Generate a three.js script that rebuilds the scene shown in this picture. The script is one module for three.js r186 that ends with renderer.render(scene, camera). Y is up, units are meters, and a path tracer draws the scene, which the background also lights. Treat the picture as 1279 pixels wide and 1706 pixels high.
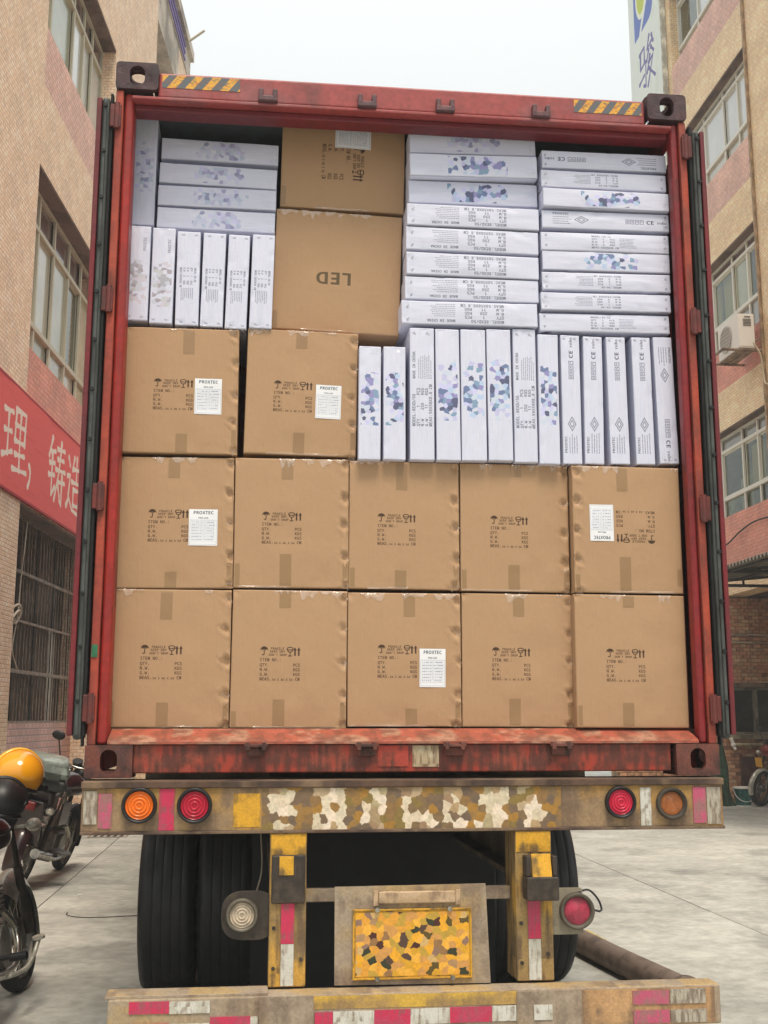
import * as THREE from 'three';
import { mergeGeometries } from 'three/addons/utils/BufferGeometryUtils.js';
import { RoundedBoxGeometry } from 'three/addons/geometries/RoundedBoxGeometry.js';

// ------------------------------------------------------------------ camera, sky, sun, exposure
const scene = new THREE.Scene();
const camera = new THREE.PerspectiveCamera(48.49, 768 / 1024, 0.05, 900);
camera.position.set(-0.584, 1.438, 4.397);
camera.rotation.order = 'YXZ';
camera.rotation.set(0.1796, -0.10858, 0);
const renderer = new THREE.WebGLRenderer();
renderer.toneMapping = THREE.LinearToneMapping;
renderer.toneMappingExposure = 1.36;
renderer.shadowMap.enabled = true;

const { sin, cos, PI, sqrt, abs, floor, min, max, exp, atan2, hypot } = Math;
const clamp = (x, a, b) => min(b, max(a, x));
const lerp = (a, b, t) => a + (b - a) * t;
const sstep = (a, b, x) => { const t = clamp((x - a) / (b - a), 0, 1); return t * t * (3 - 2 * t); };
function rng(seed) { let s = seed | 0; return () => { s = (s + 0x6d2b79f5) | 0; let t = Math.imul(s ^ (s >>> 15), 1 | s); t = (t + Math.imul(t ^ (t >>> 7), 61 | t)) ^ t; return ((t ^ (t >>> 14)) >>> 0) / 4294967296; }; }
const rnd = rng(20240611);

// an overcast sky: brightest overhead, paler and dimmer towards the horizon, as cloud cover is
{
  const W = 256, H = 128, d = new Float32Array(W * H * 4);
  for (let y = 0; y < H; y++) for (let x = 0; x < W; x++) {
    const el = ((y + 0.5) / H - 0.5) * PI, s = max(0, sin(el)), k = (1 + 2 * s) / 3 * 1.14, o = (y * W + x) * 4;
    const low = el < 0 ? 0.55 : 1;
    d[o] = k * 0.95 * low; d[o + 1] = k * 0.985 * low; d[o + 2] = k * 0.985 * low; d[o + 3] = 1;
  }
  const t = new THREE.DataTexture(d, W, H, THREE.RGBAFormat, THREE.FloatType);
  t.mapping = THREE.EquirectangularReflectionMapping; t.magFilter = THREE.LinearFilter; t.minFilter = THREE.LinearFilter; t.needsUpdate = true;
  scene.background = t; scene.environment = t;
}
const sun = new THREE.DirectionalLight(0xfff1de, 2.3);
sun.position.set(1.5, 30, 9.5); sun.target.position.set(0, 1, -3);
sun.castShadow = true; sun.shadow.radius = 34; sun.shadow.mapSize.set(2048, 2048);
Object.assign(sun.shadow.camera, { left: -24, right: 24, top: 24, bottom: -24, near: 1, far: 80 });
scene.add(sun, sun.target);

// ------------------------------------------------------------------ noise and textures
const hash = (x, y, s) => { let h = Math.imul(x, 374761393) + Math.imul(y, 668265263) + Math.imul(s, 1442695041); h = Math.imul(h ^ (h >>> 13), 1274126177); return ((h ^ (h >>> 16)) >>> 0) / 4294967296; };
function vn(x, y, per, s) {                                  // value noise that repeats every per cells
  const xi = floor(x), yi = floor(y), fx = x - xi, fy = y - yi, u = fx * fx * (3 - 2 * fx), v = fy * fy * (3 - 2 * fy);
  const m = (n) => ((n % per) + per) % per, a = m(xi), b = m(xi + 1), c = m(yi), e = m(yi + 1);
  return lerp(lerp(hash(a, c, s), hash(b, c, s), u), lerp(hash(a, e, s), hash(b, e, s), u), v);
}
function fbm(x, y, per, s, oct = 4) { let r = 0, a = 0.5, n = 0; for (let i = 0; i < oct; i++) { r += a * vn(x, y, per, s + i * 17); n += a; x *= 2; y *= 2; per *= 2; a *= 0.5; } return r / n; }
function dataTex(w, h, fn, srgb = true) {
  const d = new Uint8Array(w * h * 4);
  for (let y = 0; y < h; y++) for (let x = 0; x < w; x++) { const c = fn((x + 0.5) / w, (y + 0.5) / h), o = (y * w + x) * 4; d[o] = clamp(c[0], 0, 255); d[o + 1] = clamp(c[1], 0, 255); d[o + 2] = clamp(c[2], 0, 255); d[o + 3] = 255; }
  const t = new THREE.DataTexture(d, w, h); t.wrapS = t.wrapT = THREE.RepeatWrapping; t.magFilter = THREE.LinearFilter; t.minFilter = THREE.LinearMipmapLinearFilter;
  if (srgb) t.colorSpace = THREE.SRGBColorSpace; t.needsUpdate = true; return t;
}
function canvasTex(w, h, draw) {
  const c = document.createElement('canvas'); c.width = w; c.height = h; const g = c.getContext('2d'); draw(g, w, h);
  const t = new THREE.CanvasTexture(c); t.colorSpace = THREE.SRGBColorSpace; t.wrapS = t.wrapT = THREE.MirroredRepeatWrapping; t.magFilter = THREE.LinearFilter; return t;
}
const scaled = (t, m) => { const c = t.clone(); c.repeat.set(1 / m, 1 / m); c.needsUpdate = true; return c; };
const mixc = (a, b, t) => [lerp(a[0], b[0], t), lerp(a[1], b[1], t), lerp(a[2], b[2], t)];
const std = (o) => new THREE.MeshStandardMaterial(o);
const phys = (o) => new THREE.MeshPhysicalMaterial(o);

// paint that has worn: base colour, a second coat, rust or dirt in blots and runs; m = metres per repeat
function worn({ base, alt = base, rust = [74, 48, 36], altAt = 0.55, rustAt = 0.62, runs = 0.3, m = 1.1, seed = 1, px = 512, rough = 0.6, metal = 0, bump = 0.0008, soft = 0.15, per = 4, wear = 0.75 }) {
  const map = dataTex(px, px, (u, v) => {
    const a = fbm(u * per, v * per, per, seed, 5), run = fbm(u * per * 6, v * per, per * 6, seed + 40, 3);
    const k = sstep(altAt - 0.11, altAt + 0.11, a), q = fbm(u * per * 2, v * per * 2, per * 2, seed + 80, 6) * (1 - runs) + run * runs;
    const r = sstep(rustAt - soft, rustAt + soft, q), g = fbm(u * per * 24, v * per * 24, per * 24, seed + 9, 2);
    const c = mixc(mixc(base, alt, k), rust, r * wear), f = 0.9 + 0.2 * g;
    return [c[0] * f, c[1] * f, c[2] * f];
  });
  return std({ map: scaled(map, m), bumpMap: scaled(wornBump, m), bumpScale: bump * 1.6, roughnessMap: scaled(wornRough, m), roughness: rough * 1.6, metalness: metal });
}
const wornBump = dataTex(512, 512, (u, v) => { const r = sstep(0.5, 0.62, fbm(u * 9, v * 9, 9, 880, 6)), n = fbm(u * 60, v * 60, 60, 885, 3), h = 150 - 70 * r + 80 * (n - 0.5) * (0.4 + r); return [h, h, h]; }, false);
const wornRough = dataTex(256, 256, (u, v) => { const h = 255 * clamp(0.62 + (fbm(u * 12, v * 12, 12, 890, 4) - 0.5) * 0.5, 0.1, 1); return [h, h, h]; }, false);
// small facade tiles in running bond; one repeat is 12 x 22 tiles
function tiled({ cols, grout, seed, m = 1.2, rough = 0.55, bump = 0.003 }) {
  const N = 512, nx = 10, ny = 20, cell = (u, v) => { const r = floor(v * ny), x = u * nx + (r % 2) * 0.5, c = floor(x), fx = x - c, fy = v * ny - r; const e = min(min(fx, 1 - fx) * 2.1, min(fy, 1 - fy)); return [((c % nx) + nx) % nx, r, e]; };
  const map = dataTex(N, N, (u, v) => {
    const [c, r, e] = cell(u, v), k = hash(c, r, seed), k2 = hash(c, r, seed + 7), t = sstep(0.06, 0.11, e);
    const col = mixc(cols[floor(k * cols.length)], cols[floor(k2 * cols.length)], 0.4), g = 0.9 + 0.2 * fbm(u * 40, v * 40, 40, seed, 3), st = 0.88 + 0.24 * fbm(u * 3, v * 3, 3, seed + 3, 4);
    const o = mixc(grout, col, t); return [o[0] * g * st, o[1] * g * st, o[2] * g * st];
  });
  const bm = dataTex(N, N, (u, v) => { const [c, r, e] = cell(u, v), t = sstep(0.04, 0.13, e) * (200 + 40 * hash(c, r, 3)); return [t, t, t]; }, false);
  return std({ map: scaled(map, m), bumpMap: scaled(bm, m), bumpScale: bump, roughness: rough });
}
const plain = (hex, rough = 0.6, metal = 0, o = {}) => std({ color: hex, roughness: rough, metalness: metal, ...o });
const grimeMap = dataTex(256, 256, (u, v) => { const a = fbm(u * 5, v * 5, 5, 900, 5), b = fbm(u * 50, v * 50, 50, 911, 2), k = 255 * (0.72 + 0.28 * sstep(0.3, 0.7, a)) * (0.92 + 0.16 * b); return [k, k * 0.985, k * 0.96]; });
const grimy = (hex, rough = 0.6, metal = 0, m = 0.7, o = {}) => std({ color: hex, map: scaled(grimeMap, m), roughness: rough, metalness: metal, ...o });

// ------------------------------------------------------------------ geometry helpers
function triUV(g, du = 0, dv = 0) {                          // texture coordinates in metres, by the way each face points
  g = g.index ? g.toNonIndexed() : g;
  const p = g.attributes.position, uv = new Float32Array(p.count * 2), a = new THREE.Vector3(), b = new THREE.Vector3(), c = new THREE.Vector3();
  for (let i = 0; i < p.count; i += 3) {
    a.fromBufferAttribute(p, i); b.fromBufferAttribute(p, i + 1); c.fromBufferAttribute(p, i + 2);
    const n = b.clone().sub(a).cross(c.clone().sub(a)), X = abs(n.x), Y = abs(n.y), Z = abs(n.z);
    [a, b, c].forEach((q, k) => { const [s, t] = X > Y && X > Z ? [q.z, q.y] : Y > Z ? [q.x, q.z] : [q.x, q.y]; uv[(i + k) * 2] = s + du; uv[(i + k) * 2 + 1] = t + dv; });
  }
  for (const k of Object.keys(g.attributes)) if (k !== 'position' && k !== 'normal') g.deleteAttribute(k);
  g.setAttribute('uv', new THREE.BufferAttribute(uv, 2)); return g;
}
const V = (x, y, z) => new THREE.Vector3(x, y, z);
const place = (g, x, y, z, rx = 0, ry = 0, rz = 0) => { g.applyMatrix4(new THREE.Matrix4().compose(V(x, y, z), new THREE.Quaternion().setFromEuler(new THREE.Euler(rx, ry, rz)), V(1, 1, 1))); return g; };
const box = (w, h, d, x = 0, y = 0, z = 0, r = 0.004, rx = 0, ry = 0, rz = 0) => place(r > 0 && r * 2.2 < min(w, h, d) ? new RoundedBoxGeometry(w, h, d, 1, r) : new THREE.BoxGeometry(w, h, d), x, y, z, rx, ry, rz);
const span = (x0, x1, y0, y1, z0, z1, r = 0.004) => box(x1 - x0, y1 - y0, z1 - z0, (x0 + x1) / 2, (y0 + y1) / 2, (z0 + z1) / 2, r);
const cyl = (r1, r2, h, x, y, z, rx = 0, rz = 0, seg = 24) => place(new THREE.CylinderGeometry(r1, r2, h, seg), x, y, z, rx, 0, rz);
const ball = (r, x, y, z, sx = 1, sy = 1, sz = 1, seg = 20) => { const g = new THREE.SphereGeometry(r, seg, max(8, seg * 0.7 | 0)); g.scale(sx, sy, sz); return place(g, x, y, z); };
const tube = (pts, r, seg = 24, rad = 8, closed = false) => new THREE.TubeGeometry(new THREE.CatmullRomCurve3(pts.map((p) => V(...p)), closed, 'centripetal'), seg, r, rad, closed);
const rod = (a, b, r, rad = 10) => { const A = V(...a), B = V(...b), d = B.clone().sub(A), g = new THREE.CylinderGeometry(r, r, d.length(), rad); g.applyMatrix4(new THREE.Matrix4().compose(A.clone().add(B).multiplyScalar(0.5), new THREE.Quaternion().setFromUnitVectors(V(0, 1, 0), d.normalize()), V(1, 1, 1))); return g; };
const lathe = (prof, seg = 36, axis = 'y') => { const g = new THREE.LatheGeometry(prof.map(([r, y]) => new THREE.Vector2(r, y)), seg); if (axis === 'z') g.rotateX(PI / 2); if (axis === 'x') g.rotateZ(-PI / 2); return g; };
function slotShape(w, h, s) { const p = s ?? new THREE.Path(), r = min(w, h) / 2, n = 12; const X = w / 2 - r, Y = h / 2 - r; for (let i = 0; i <= n * 4; i++) { const t = i / (n * 4) * 2 * PI, x = cos(t) * r + (cos(t) >= 0 ? X : -X), y = sin(t) * r + (sin(t) >= 0 ? Y : -Y); i ? p.lineTo(x, y) : p.moveTo(x, y); } return p; }
function rrect(w, h, r) { const s = new THREE.Shape(), x = w / 2, y = h / 2; s.moveTo(-x + r, -y); s.lineTo(x - r, -y); s.quadraticCurveTo(x, -y, x, -y + r); s.lineTo(x, y - r); s.quadraticCurveTo(x, y, x - r, y); s.lineTo(-x + r, y); s.quadraticCurveTo(-x, y, -x, y - r); s.lineTo(-x, -y + r); s.quadraticCurveTo(-x, -y, -x + r, -y); return s; }
const ext = (shape, d, bevel = 0) => new THREE.ExtrudeGeometry(shape, { depth: d, curveSegments: 8, bevelEnabled: bevel > 0, bevelSize: bevel, bevelThickness: bevel, bevelSegments: 2 });
const poly = (pts) => { const s = new THREE.Shape(); pts.forEach(([x, y], i) => (i ? s.lineTo(x, y) : s.moveTo(x, y))); s.closePath(); return s; };

// ------------------------------------------------------------------ air
scene.fog = new THREE.FogExp2(new THREE.Color(0.86, 0.9, 0.92), 0.0035);

// ------------------------------------------------------------------ naming
const used = new Map();
function numbered(n) { const k = used.get(n) ?? 0; used.set(n, k + 1); return k ? n + '_' + String(k).padStart(3, '0') : n; }
function tag(o, label, category, group, kind) { if (label) o.userData.label = label; if (category) o.userData.category = category; if (group) o.userData.group = group; if (kind) o.userData.kind = kind; return o; }
function thing(name, label, category, pos = [0, 0, 0], ry = 0, group) { const o = new THREE.Group(); o.name = numbered(name); o.position.set(...pos); o.rotation.y = ry; scene.add(o); return tag(o, label, category, group); }
let uvSeed = 0;
function parts(name, geoms, mat, parent, keepUV = false) { return geoms.map((g) => mesh(name, g, mat, parent, keepUV)); }
function mesh(name, geoms, mat, parent, keepUV = false) {
  let g = Array.isArray(geoms) ? geoms : [geoms];
  if (!keepUV) { uvSeed++; g = g.map((q, i) => triUV(q, hash(uvSeed, 1, 5) * 3, hash(uvSeed, 2, 5) * 3)); }
  const m = new THREE.Mesh(g.length > 1 ? mergeGeometries(g) : g[0], mat);
  m.castShadow = m.receiveShadow = true;
  m.name = parent && parent !== scene ? name : numbered(name); (parent ?? scene).add(m); return m;
}

// ------------------------------------------------------------------ shared materials
const M = {};
M.tileTan = tiled({ cols: [[250, 224, 180], [246, 214, 166], [252, 230, 194], [242, 208, 162]], grout: [210, 180, 144], m: 1, seed: 11 });
M.tileLeft = tiled({ cols: [[244, 216, 186], [238, 206, 170], [248, 224, 198], [234, 202, 166]], grout: [200, 170, 144], seed: 13, m: 0.95 });
M.tilePink = tiled({ cols: [[240, 194, 176], [234, 184, 164], [244, 204, 186], [236, 192, 176]], grout: [192, 152, 136], seed: 23 });
M.tileSalmon = tiled({ cols: [[228, 152, 128], [222, 142, 118], [232, 160, 138], [226, 148, 126]], grout: [196, 134, 114], seed: 31, bump: 0.002 });
M.tileMarble = tiled({ cols: [[204, 146, 134], [196, 138, 126], [210, 156, 144], [190, 132, 120]], grout: [142, 104, 96], seed: 37, m: 1.6, rough: 0.35 });
M.renderPale = grimy(0xcfc8c0, 0.85, 0, 2.3);
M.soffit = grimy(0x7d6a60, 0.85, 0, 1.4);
M.frame = plain(0xe2e2d6, 0.45);
M.frameDark = plain(0xc4c0aa, 0.5);
const paneMap = (a, b, s) => dataTex(64, 64, (u, v) => { const n = fbm(u * 3, v * 3, 3, s, 3); return mixc(a, b, n); });
M.pane = [phys({ map: paneMap([150, 156, 138], [190, 192, 172], 3), roughness: 0.18, clearcoat: 0.5 }), phys({ map: paneMap([168, 170, 154], [200, 200, 184], 4), roughness: 0.12, clearcoat: 0.6 }), phys({ map: paneMap([140, 150, 132], [176, 184, 160], 5), roughness: 0.2, clearcoat: 0.4 })];
M.paneWhite = phys({ map: paneMap([196, 204, 204], [218, 222, 222], 6), roughness: 0.15, clearcoat: 0.6 });
M.paneShaded = phys({ color: 0x6a5550, roughness: 0.12, clearcoat: 0.5 });  // top panes: shade under the soffit put into the colour
M.paneGrey = phys({ color: 0x8f908a, roughness: 0.12, clearcoat: 0.5 });  // in the top rows this grey also carries the soffit shade
M.glass = phys({ color: 0xdfe6dc, transmission: 1, thickness: 0, roughness: 0.02, ior: 1.5 });
M.paneDark = M.glass;
M.iron = grimy(0x9a8676, 0.55, 0.2, 0.4);
M.ironDark = grimy(0x3b332e, 0.6, 0.4, 0.4);
M.chrome = std({ color: 0xb9b7b0, roughness: 0.25, metalness: 0.9, map: scaled(grimeMap, 0.3) });
M.rubber = grimy(0x17171a, 0.8, 0, 0.5);
M.blackPlastic = grimy(0x16161a, 0.45, 0, 0.4);

// ------------------------------------------------------------------ ground: one sheet, with cast concrete slabs on it
const concreteMap = dataTex(1024, 1024, (u, v) => {
  const a = fbm(u * 3, v * 3, 3, 51, 6), b = fbm(u * 16, v * 16, 16, 61, 5), c = fbm(u * 90, v * 90, 90, 71, 3), s = sstep(0.56, 0.7, fbm(u * 6, v * 6, 6, 81, 5)), w = sstep(0.55, 0.66, fbm(u * 14, v * 14, 14, 95, 4)) * 0.6;
  const k = 0.86 + 0.18 * (a - 0.5) + 0.18 * (b - 0.5) + 0.18 * (c - 0.5) - 0.1 * s + 0.05 * w; return [204 * k, 203 * k, 193 * k];
});
const concreteBump = dataTex(512, 512, (u, v) => { const h = 255 * (0.5 * fbm(u * 20, v * 20, 20, 301, 4) + 0.5 * fbm(u * 110, v * 110, 110, 311, 2)); return [h, h, h]; }, false);
M.concrete = std({ map: scaled(concreteMap, 4.6), bumpMap: scaled(concreteBump, 1.7), bumpScale: 0.006, roughness: 0.88 });
M.joint = grimy(0x5e584e, 0.95, 0, 0.5);
{
  const g = thing('ground', null, null); g.userData.kind = 'structure';
  mesh('ground_sheet', place(new THREE.PlaneGeometry(700, 700), 0, -0.012, 0, -PI / 2), M.joint, g);
  const xs = [-40, -12, -7.2, -2.25, 2.85, 7.9, 13, 40], zs = [14, 7.2, 1.4, -4.28, -9.6, -15, -20.5, -26, -60];
  for (let i = 0; i + 1 < xs.length; i++) for (let j = 0; j + 1 < zs.length; j++) {
    const j0 = 0.004 + 0.003 * rnd(), dy = (rnd() - 0.5) * 0.003;
    mesh('concrete_slab', span(xs[i] + j0, xs[i + 1] - j0, -0.1, dy, zs[j + 1] + j0, zs[j] - j0, 0.004), M.concrete, g);
  }
  // a faded yellow line on the slabs, in worn lengths
  const yl = grimy(0xc9b76c, 0.85, 0, 0.25);
  for (const [a, b, w] of [[-3.6, -3.05, 0.05], [-2.98, -2.62, 0.055], [-2.55, -2.2, 0.05]]) { const t = (z) => 1.69 - (z + 3.41) * 0.045; mesh('painted_line', place(new THREE.BoxGeometry(w, 0.004, b - a), (t(a) + t(b)) / 2, 0.006, (a + b) / 2, 0, 0.045, 0), yl, g); }
}

// ------------------------------------------------------------------ facades; local x runs along the wall, z = 0 is its face, depth goes inwards
function facade(name, label, pos, turn, s) {
  const o = thing(name, label, 'building', pos, turn); o.userData.s = s;
  const F = (u0, u1, h0, h1, d0, d1, r = 0) => span(u0, u1, h0, h1, min(s * d0, s * d1), max(s * d0, s * d1), r);
  return { o, F };
}
function windowIn({ o, F }, u0, u1, h0, h1, d, hTop, hLow, mull, skin, pick, name = 'window') {
  const w = 0.045, bars = [F(u0, u1, h0, h0 + w, d, d + 0.07, 0.004), F(u0, u1, h1 - w, h1, d, d + 0.07, 0.004), F(u0, u0 + w, h0 + w, h1 - w, d, d + 0.07, 0.004), F(u1 - w, u1, h0 + w, h1 - w, d, d + 0.07, 0.004)];
  bars.push(F(u0 + w, u1 - w, hTop - 0.03, hTop + 0.03, d - 0.012, d + 0.075, 0.004));
  if (hLow) bars.push(F(u0 + w, u1 - w, hLow - 0.035, hLow + 0.035, d - 0.014, d + 0.08, 0.004));
  const win = mesh(name, bars, skin, o), us = [u0 + w, ...mull, u1 - w];
  for (const m of mull) mesh('mullion', F(m - 0.026, m + 0.026, h0 + w, h1 - w, d - 0.004, d + 0.03, 0.004), skin, win);
  for (let i = 0; i + 1 < us.length; i++) {
    const a = us[i] + 0.026, b = us[i + 1] - 0.026, rows = [[hTop + 0.03, h1 - w, 2], [(hLow || h0) + 0.035, hTop - 0.03, 1]]; if (hLow) rows.push([h0 + w, hLow - 0.035, 0]);
    for (const [y0, y1, r] of rows) {
      const m = pick(i, r); if (!m) continue;
      if (r === 1) { const e = 0.03, dd = d + 0.03 + 0.014 * (i % 2); mesh('sash', [F(a, b, y0, y0 + e, dd, dd + 0.025), F(a, b, y1 - e, y1, dd, dd + 0.025), F(a, a + e, y0 + e, y1 - e, dd, dd + 0.025), F(b - e, b, y0 + e, y1 - e, dd, dd + 0.025)], skin, win); }
      mesh('pane', F(a, b, y0, y1, d + 0.034 + 0.014 * (i % 2), d + 0.04 + 0.014 * (i % 2)), m, win);
    }
  }
  return win;
}
// left building
{
  const A = facade('tiled_building', 'pink and tan tiled building on the left with banner and barred ground floor opening', [-2.98537, 0, -11.91913], 1.4827, -1), { o, F } = A;
  parts('wall', [F(-10, -3.42, 0, 15.7, 0, 0.4), F(0.15, 3.3, 0, 15.7, 0, 0.4), F(5.6, 7, 0, 15.7, 0, 0.4), F(-3.42, 0.15, 3.83, 5.03, 0, 0.3), F(-3.42, 0.15, 7.93, 8.95, 0, 0.4), F(-3.42, 0.15, 11.65, 12.7, 0, 0.4)], M.tileLeft, o);
  mesh('spandrel', F(-3.42, 0.15, 5.03, 5.65, 0, 0.4), M.tileSalmon, o);
  mesh('spandrel', F(-3.42, 0.15, 8.95, 9.72, 0, 0.4), M.tilePink, o);
  mesh('spandrel', F(-3.42, 0.15, 12.7, 15.7, 0, 0.4), M.tilePink, o);
  mesh('spandrel', F(3.3, 5.6, 14.3, 15.7, 0, 0.4), M.renderPale, o);
  mesh('sill_wall', F(-3.42, 0.15, 0, 1.38, 0.2, 0.4), M.tileMarble, o);
  mesh('recess_wall', F(3.3, 5.6, 0, 14.3, 0.34, 0.5), M.renderPale, o);
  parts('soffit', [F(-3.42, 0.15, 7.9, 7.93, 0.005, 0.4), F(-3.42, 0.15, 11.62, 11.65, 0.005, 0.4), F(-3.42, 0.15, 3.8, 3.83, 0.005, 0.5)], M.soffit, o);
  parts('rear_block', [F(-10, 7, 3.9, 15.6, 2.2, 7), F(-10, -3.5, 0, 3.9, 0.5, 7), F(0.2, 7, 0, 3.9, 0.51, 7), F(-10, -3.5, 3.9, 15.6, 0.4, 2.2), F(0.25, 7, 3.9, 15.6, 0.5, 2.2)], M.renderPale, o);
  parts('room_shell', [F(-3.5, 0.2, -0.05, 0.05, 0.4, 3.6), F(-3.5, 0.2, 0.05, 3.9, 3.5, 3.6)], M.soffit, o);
  const roof = mesh('parapet', [F(-10, 7, 15.7, 15.92, -0.1, 0.5), F(-10, 7, 15.2, 15.701, -0.02, 0)], M.renderPale, o);
  for (const h of [15.28, 15.44, 15.6]) mesh('violet_trim', F(-4, 6.2, h - 0.035, h + 0.035, -0.045, -0.02), plain(0x6b56a0, 0.5), roof);
  parts('floor_slab', [3.88, 7.94, 11.66, 15.3].map((h) => F(-3.5, 0.25, h, h + 0.2, 0.4, 2.2)), M.soffit, o);
  const skin = M.frameDark, P = M.pane;
  windowIn(A, -3.42, 0.15, 5.65, 7.9, 0.2, 7.42, 6.16, [-2.62, -1.9, -1.16, -0.5], skin, (i, r) => r === 2 ? M.paneShaded : r === 1 ? [P[0], P[1], P[0], M.paneDark, P[1]][i] : P[(i + 1) % 3]);
  windowIn(A, -3.42, 0.15, 9.72, 11.62, 0.2, 11.2, 10.06, [-2.62, -1.55, -1.0, -0.5], skin, (i, r) => r === 2 ? M.paneShaded : r === 1 ? [P[2], P[2], M.paneWhite, M.paneWhite, M.paneWhite][i] : M.paneWhite);
  // iron grille over the ground floor opening
  const gr = mesh('window_grille', [F(-3.42, 0.15, 1.38, 1.41, 0.2, 0.23, 0), F(-3.42, 0.15, 3.77, 3.8, 0.2, 0.23, 0), F(-3.42, -3.39, 1.41, 3.77, 0.2, 0.23, 0), F(0.12, 0.15, 1.41, 3.77, 0.2, 0.23, 0)], M.iron, o);
  for (const [h, t] of [[1.96, 0.045], [2.56, 0.03], [3.13, 0.04]]) mesh('rail', F(-3.39, 0.12, h, h + t, 0.205, 0.235, 0.003), M.iron, gr);
  for (let i = 0; i <= 26; i++) { const u = -3.38 + i * 0.135 + (rnd() - 0.5) * 0.014; mesh('bar', rod([u, 1.39, -0.245], [u + (rnd() - 0.5) * 0.012, 3.8, -0.245], 0.0085, 8), i % 6 ? M.iron : M.ironDark, gr); }
  parts('bench', [F(-3.3, -0.2, 0.3, 1.2, 1.3, 2.4, 0.01), F(-2.4, -1.6, 1.2, 2.9, 1.6, 2.2, 0.01)], grimy(0x6d6358, 0.8), o);
  parts('daylight_strip', [F(-0.78, -0.68, 1.4, 2.62, 0.3, 0.33, 0.004), F(-0.6, -0.55, 1.4, 2.55, 0.3, 0.33, 0.004)], plain(0xf4f0e2, 0.5), o);  // white strips standing in for daylight through a door gap
  mesh('roof_pole', rod([6.3, 15.75, 0.06], [6.25, 16.0, 0.42], 0.028), M.frameDark, o);
  // cord tied through the grille
  const cord = thing('grille_cord', 'pale cord knotted through the iron grille bars left of the container', 'cord', [-2.98537, 0, -11.91913], 1.4827);
  parts('loop', [tube([[-3.1, 2.62, -0.17], [-2.95, 2.72, -0.1], [-2.75, 2.66, -0.12], [-2.86, 2.52, -0.14], [-3.05, 2.56, -0.12], [-2.9, 2.66, -0.1], [-2.7, 2.58, -0.16]], 0.016, 40, 6), tube([[-2.6, 3.75, -0.15], [-2.75, 3.4, -0.12], [-2.72, 3.1, -0.15], [-2.8, 2.62, -0.14], [-2.9, 2.2, -0.15], [-2.78, 2.0, -0.12]], 0.008, 30, 5)], plain(0xcfc4b0, 0.8), cord);
}
// hand-lettered characters: strokes on a 100 x 100 field, [x, y, x, y, ...] each
const GLYPH = {
  li: [[8, 22, 38, 19], [10, 47, 36, 44], [23, 22, 23, 74], [5, 79, 40, 68], [50, 12, 50, 52], [50, 12, 88, 10, 86, 50], [50, 31, 87, 29], [50, 51, 86, 49], [68, 12, 69, 86], [52, 68, 87, 64], [44, 88, 97, 83]],
  comma: [[52, 70, 60, 76, 58, 88, 48, 98]],
  zhu: [[22, 6, 6, 34], [18, 26, 40, 22], [10, 43, 38, 39], [8, 60, 38, 56], [24, 28, 24, 86, 42, 72], [52, 16, 92, 12], [55, 30, 88, 27], [46, 46, 97, 42], [72, 4, 64, 46, 42, 90], [58, 62, 96, 58], [82, 50, 82, 92, 72, 86], [62, 70, 70, 80]],
  zao: [[10, 14, 20, 24], [5, 42, 22, 38, 14, 70], [3, 86, 18, 72, 42, 87, 97, 89], [48, 8, 38, 28], [44, 25, 88, 21], [65, 6, 65, 44], [34, 46, 95, 42], [46, 56, 48, 80], [46, 56, 86, 53, 82, 79], [48, 79, 82, 77]],
  jun: [[12, 14, 40, 12, 38, 42], [16, 16, 14, 44, 46, 42, 42, 88, 30, 82], [6, 68, 34, 64], [70, 6, 56, 26, 86, 22], [84, 12, 92, 28], [64, 32, 52, 46], [78, 32, 92, 46], [70, 44, 52, 68], [62, 54, 88, 52, 54, 94], [62, 64, 95, 94]],
  top: [[30, 8, 10, 40], [62, 4, 40, 44], [70, 30, 78, 44], [12, 60, 60, 50]],
};
function glyph(g, name, x, y, w, h, width, color) {
  g.strokeStyle = g.fillStyle = color; g.lineJoin = 'round';
  for (const s of GLYPH[name]) {
    const n = s.length / 2, P = [...Array(n)].map((_, i) => [x + s[2 * i] / 100 * w, y + s[2 * i + 1] / 100 * h]);
    for (let i = 0; i + 1 < n; i++) { const steps = 14; for (let k = 0; k <= steps; k++) { const t = k / steps, a = (i + t) / (n - 1), r = width * (0.62 - 0.24 * sin(a * PI) + 0.12 * (1 - a)); g.beginPath(); g.ellipse(lerp(P[i][0], P[i + 1][0], t), lerp(P[i][1], P[i + 1][1], t), r, r * 0.85, 0.6, 0, 2 * PI); g.fill(); } }
  }
}
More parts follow.
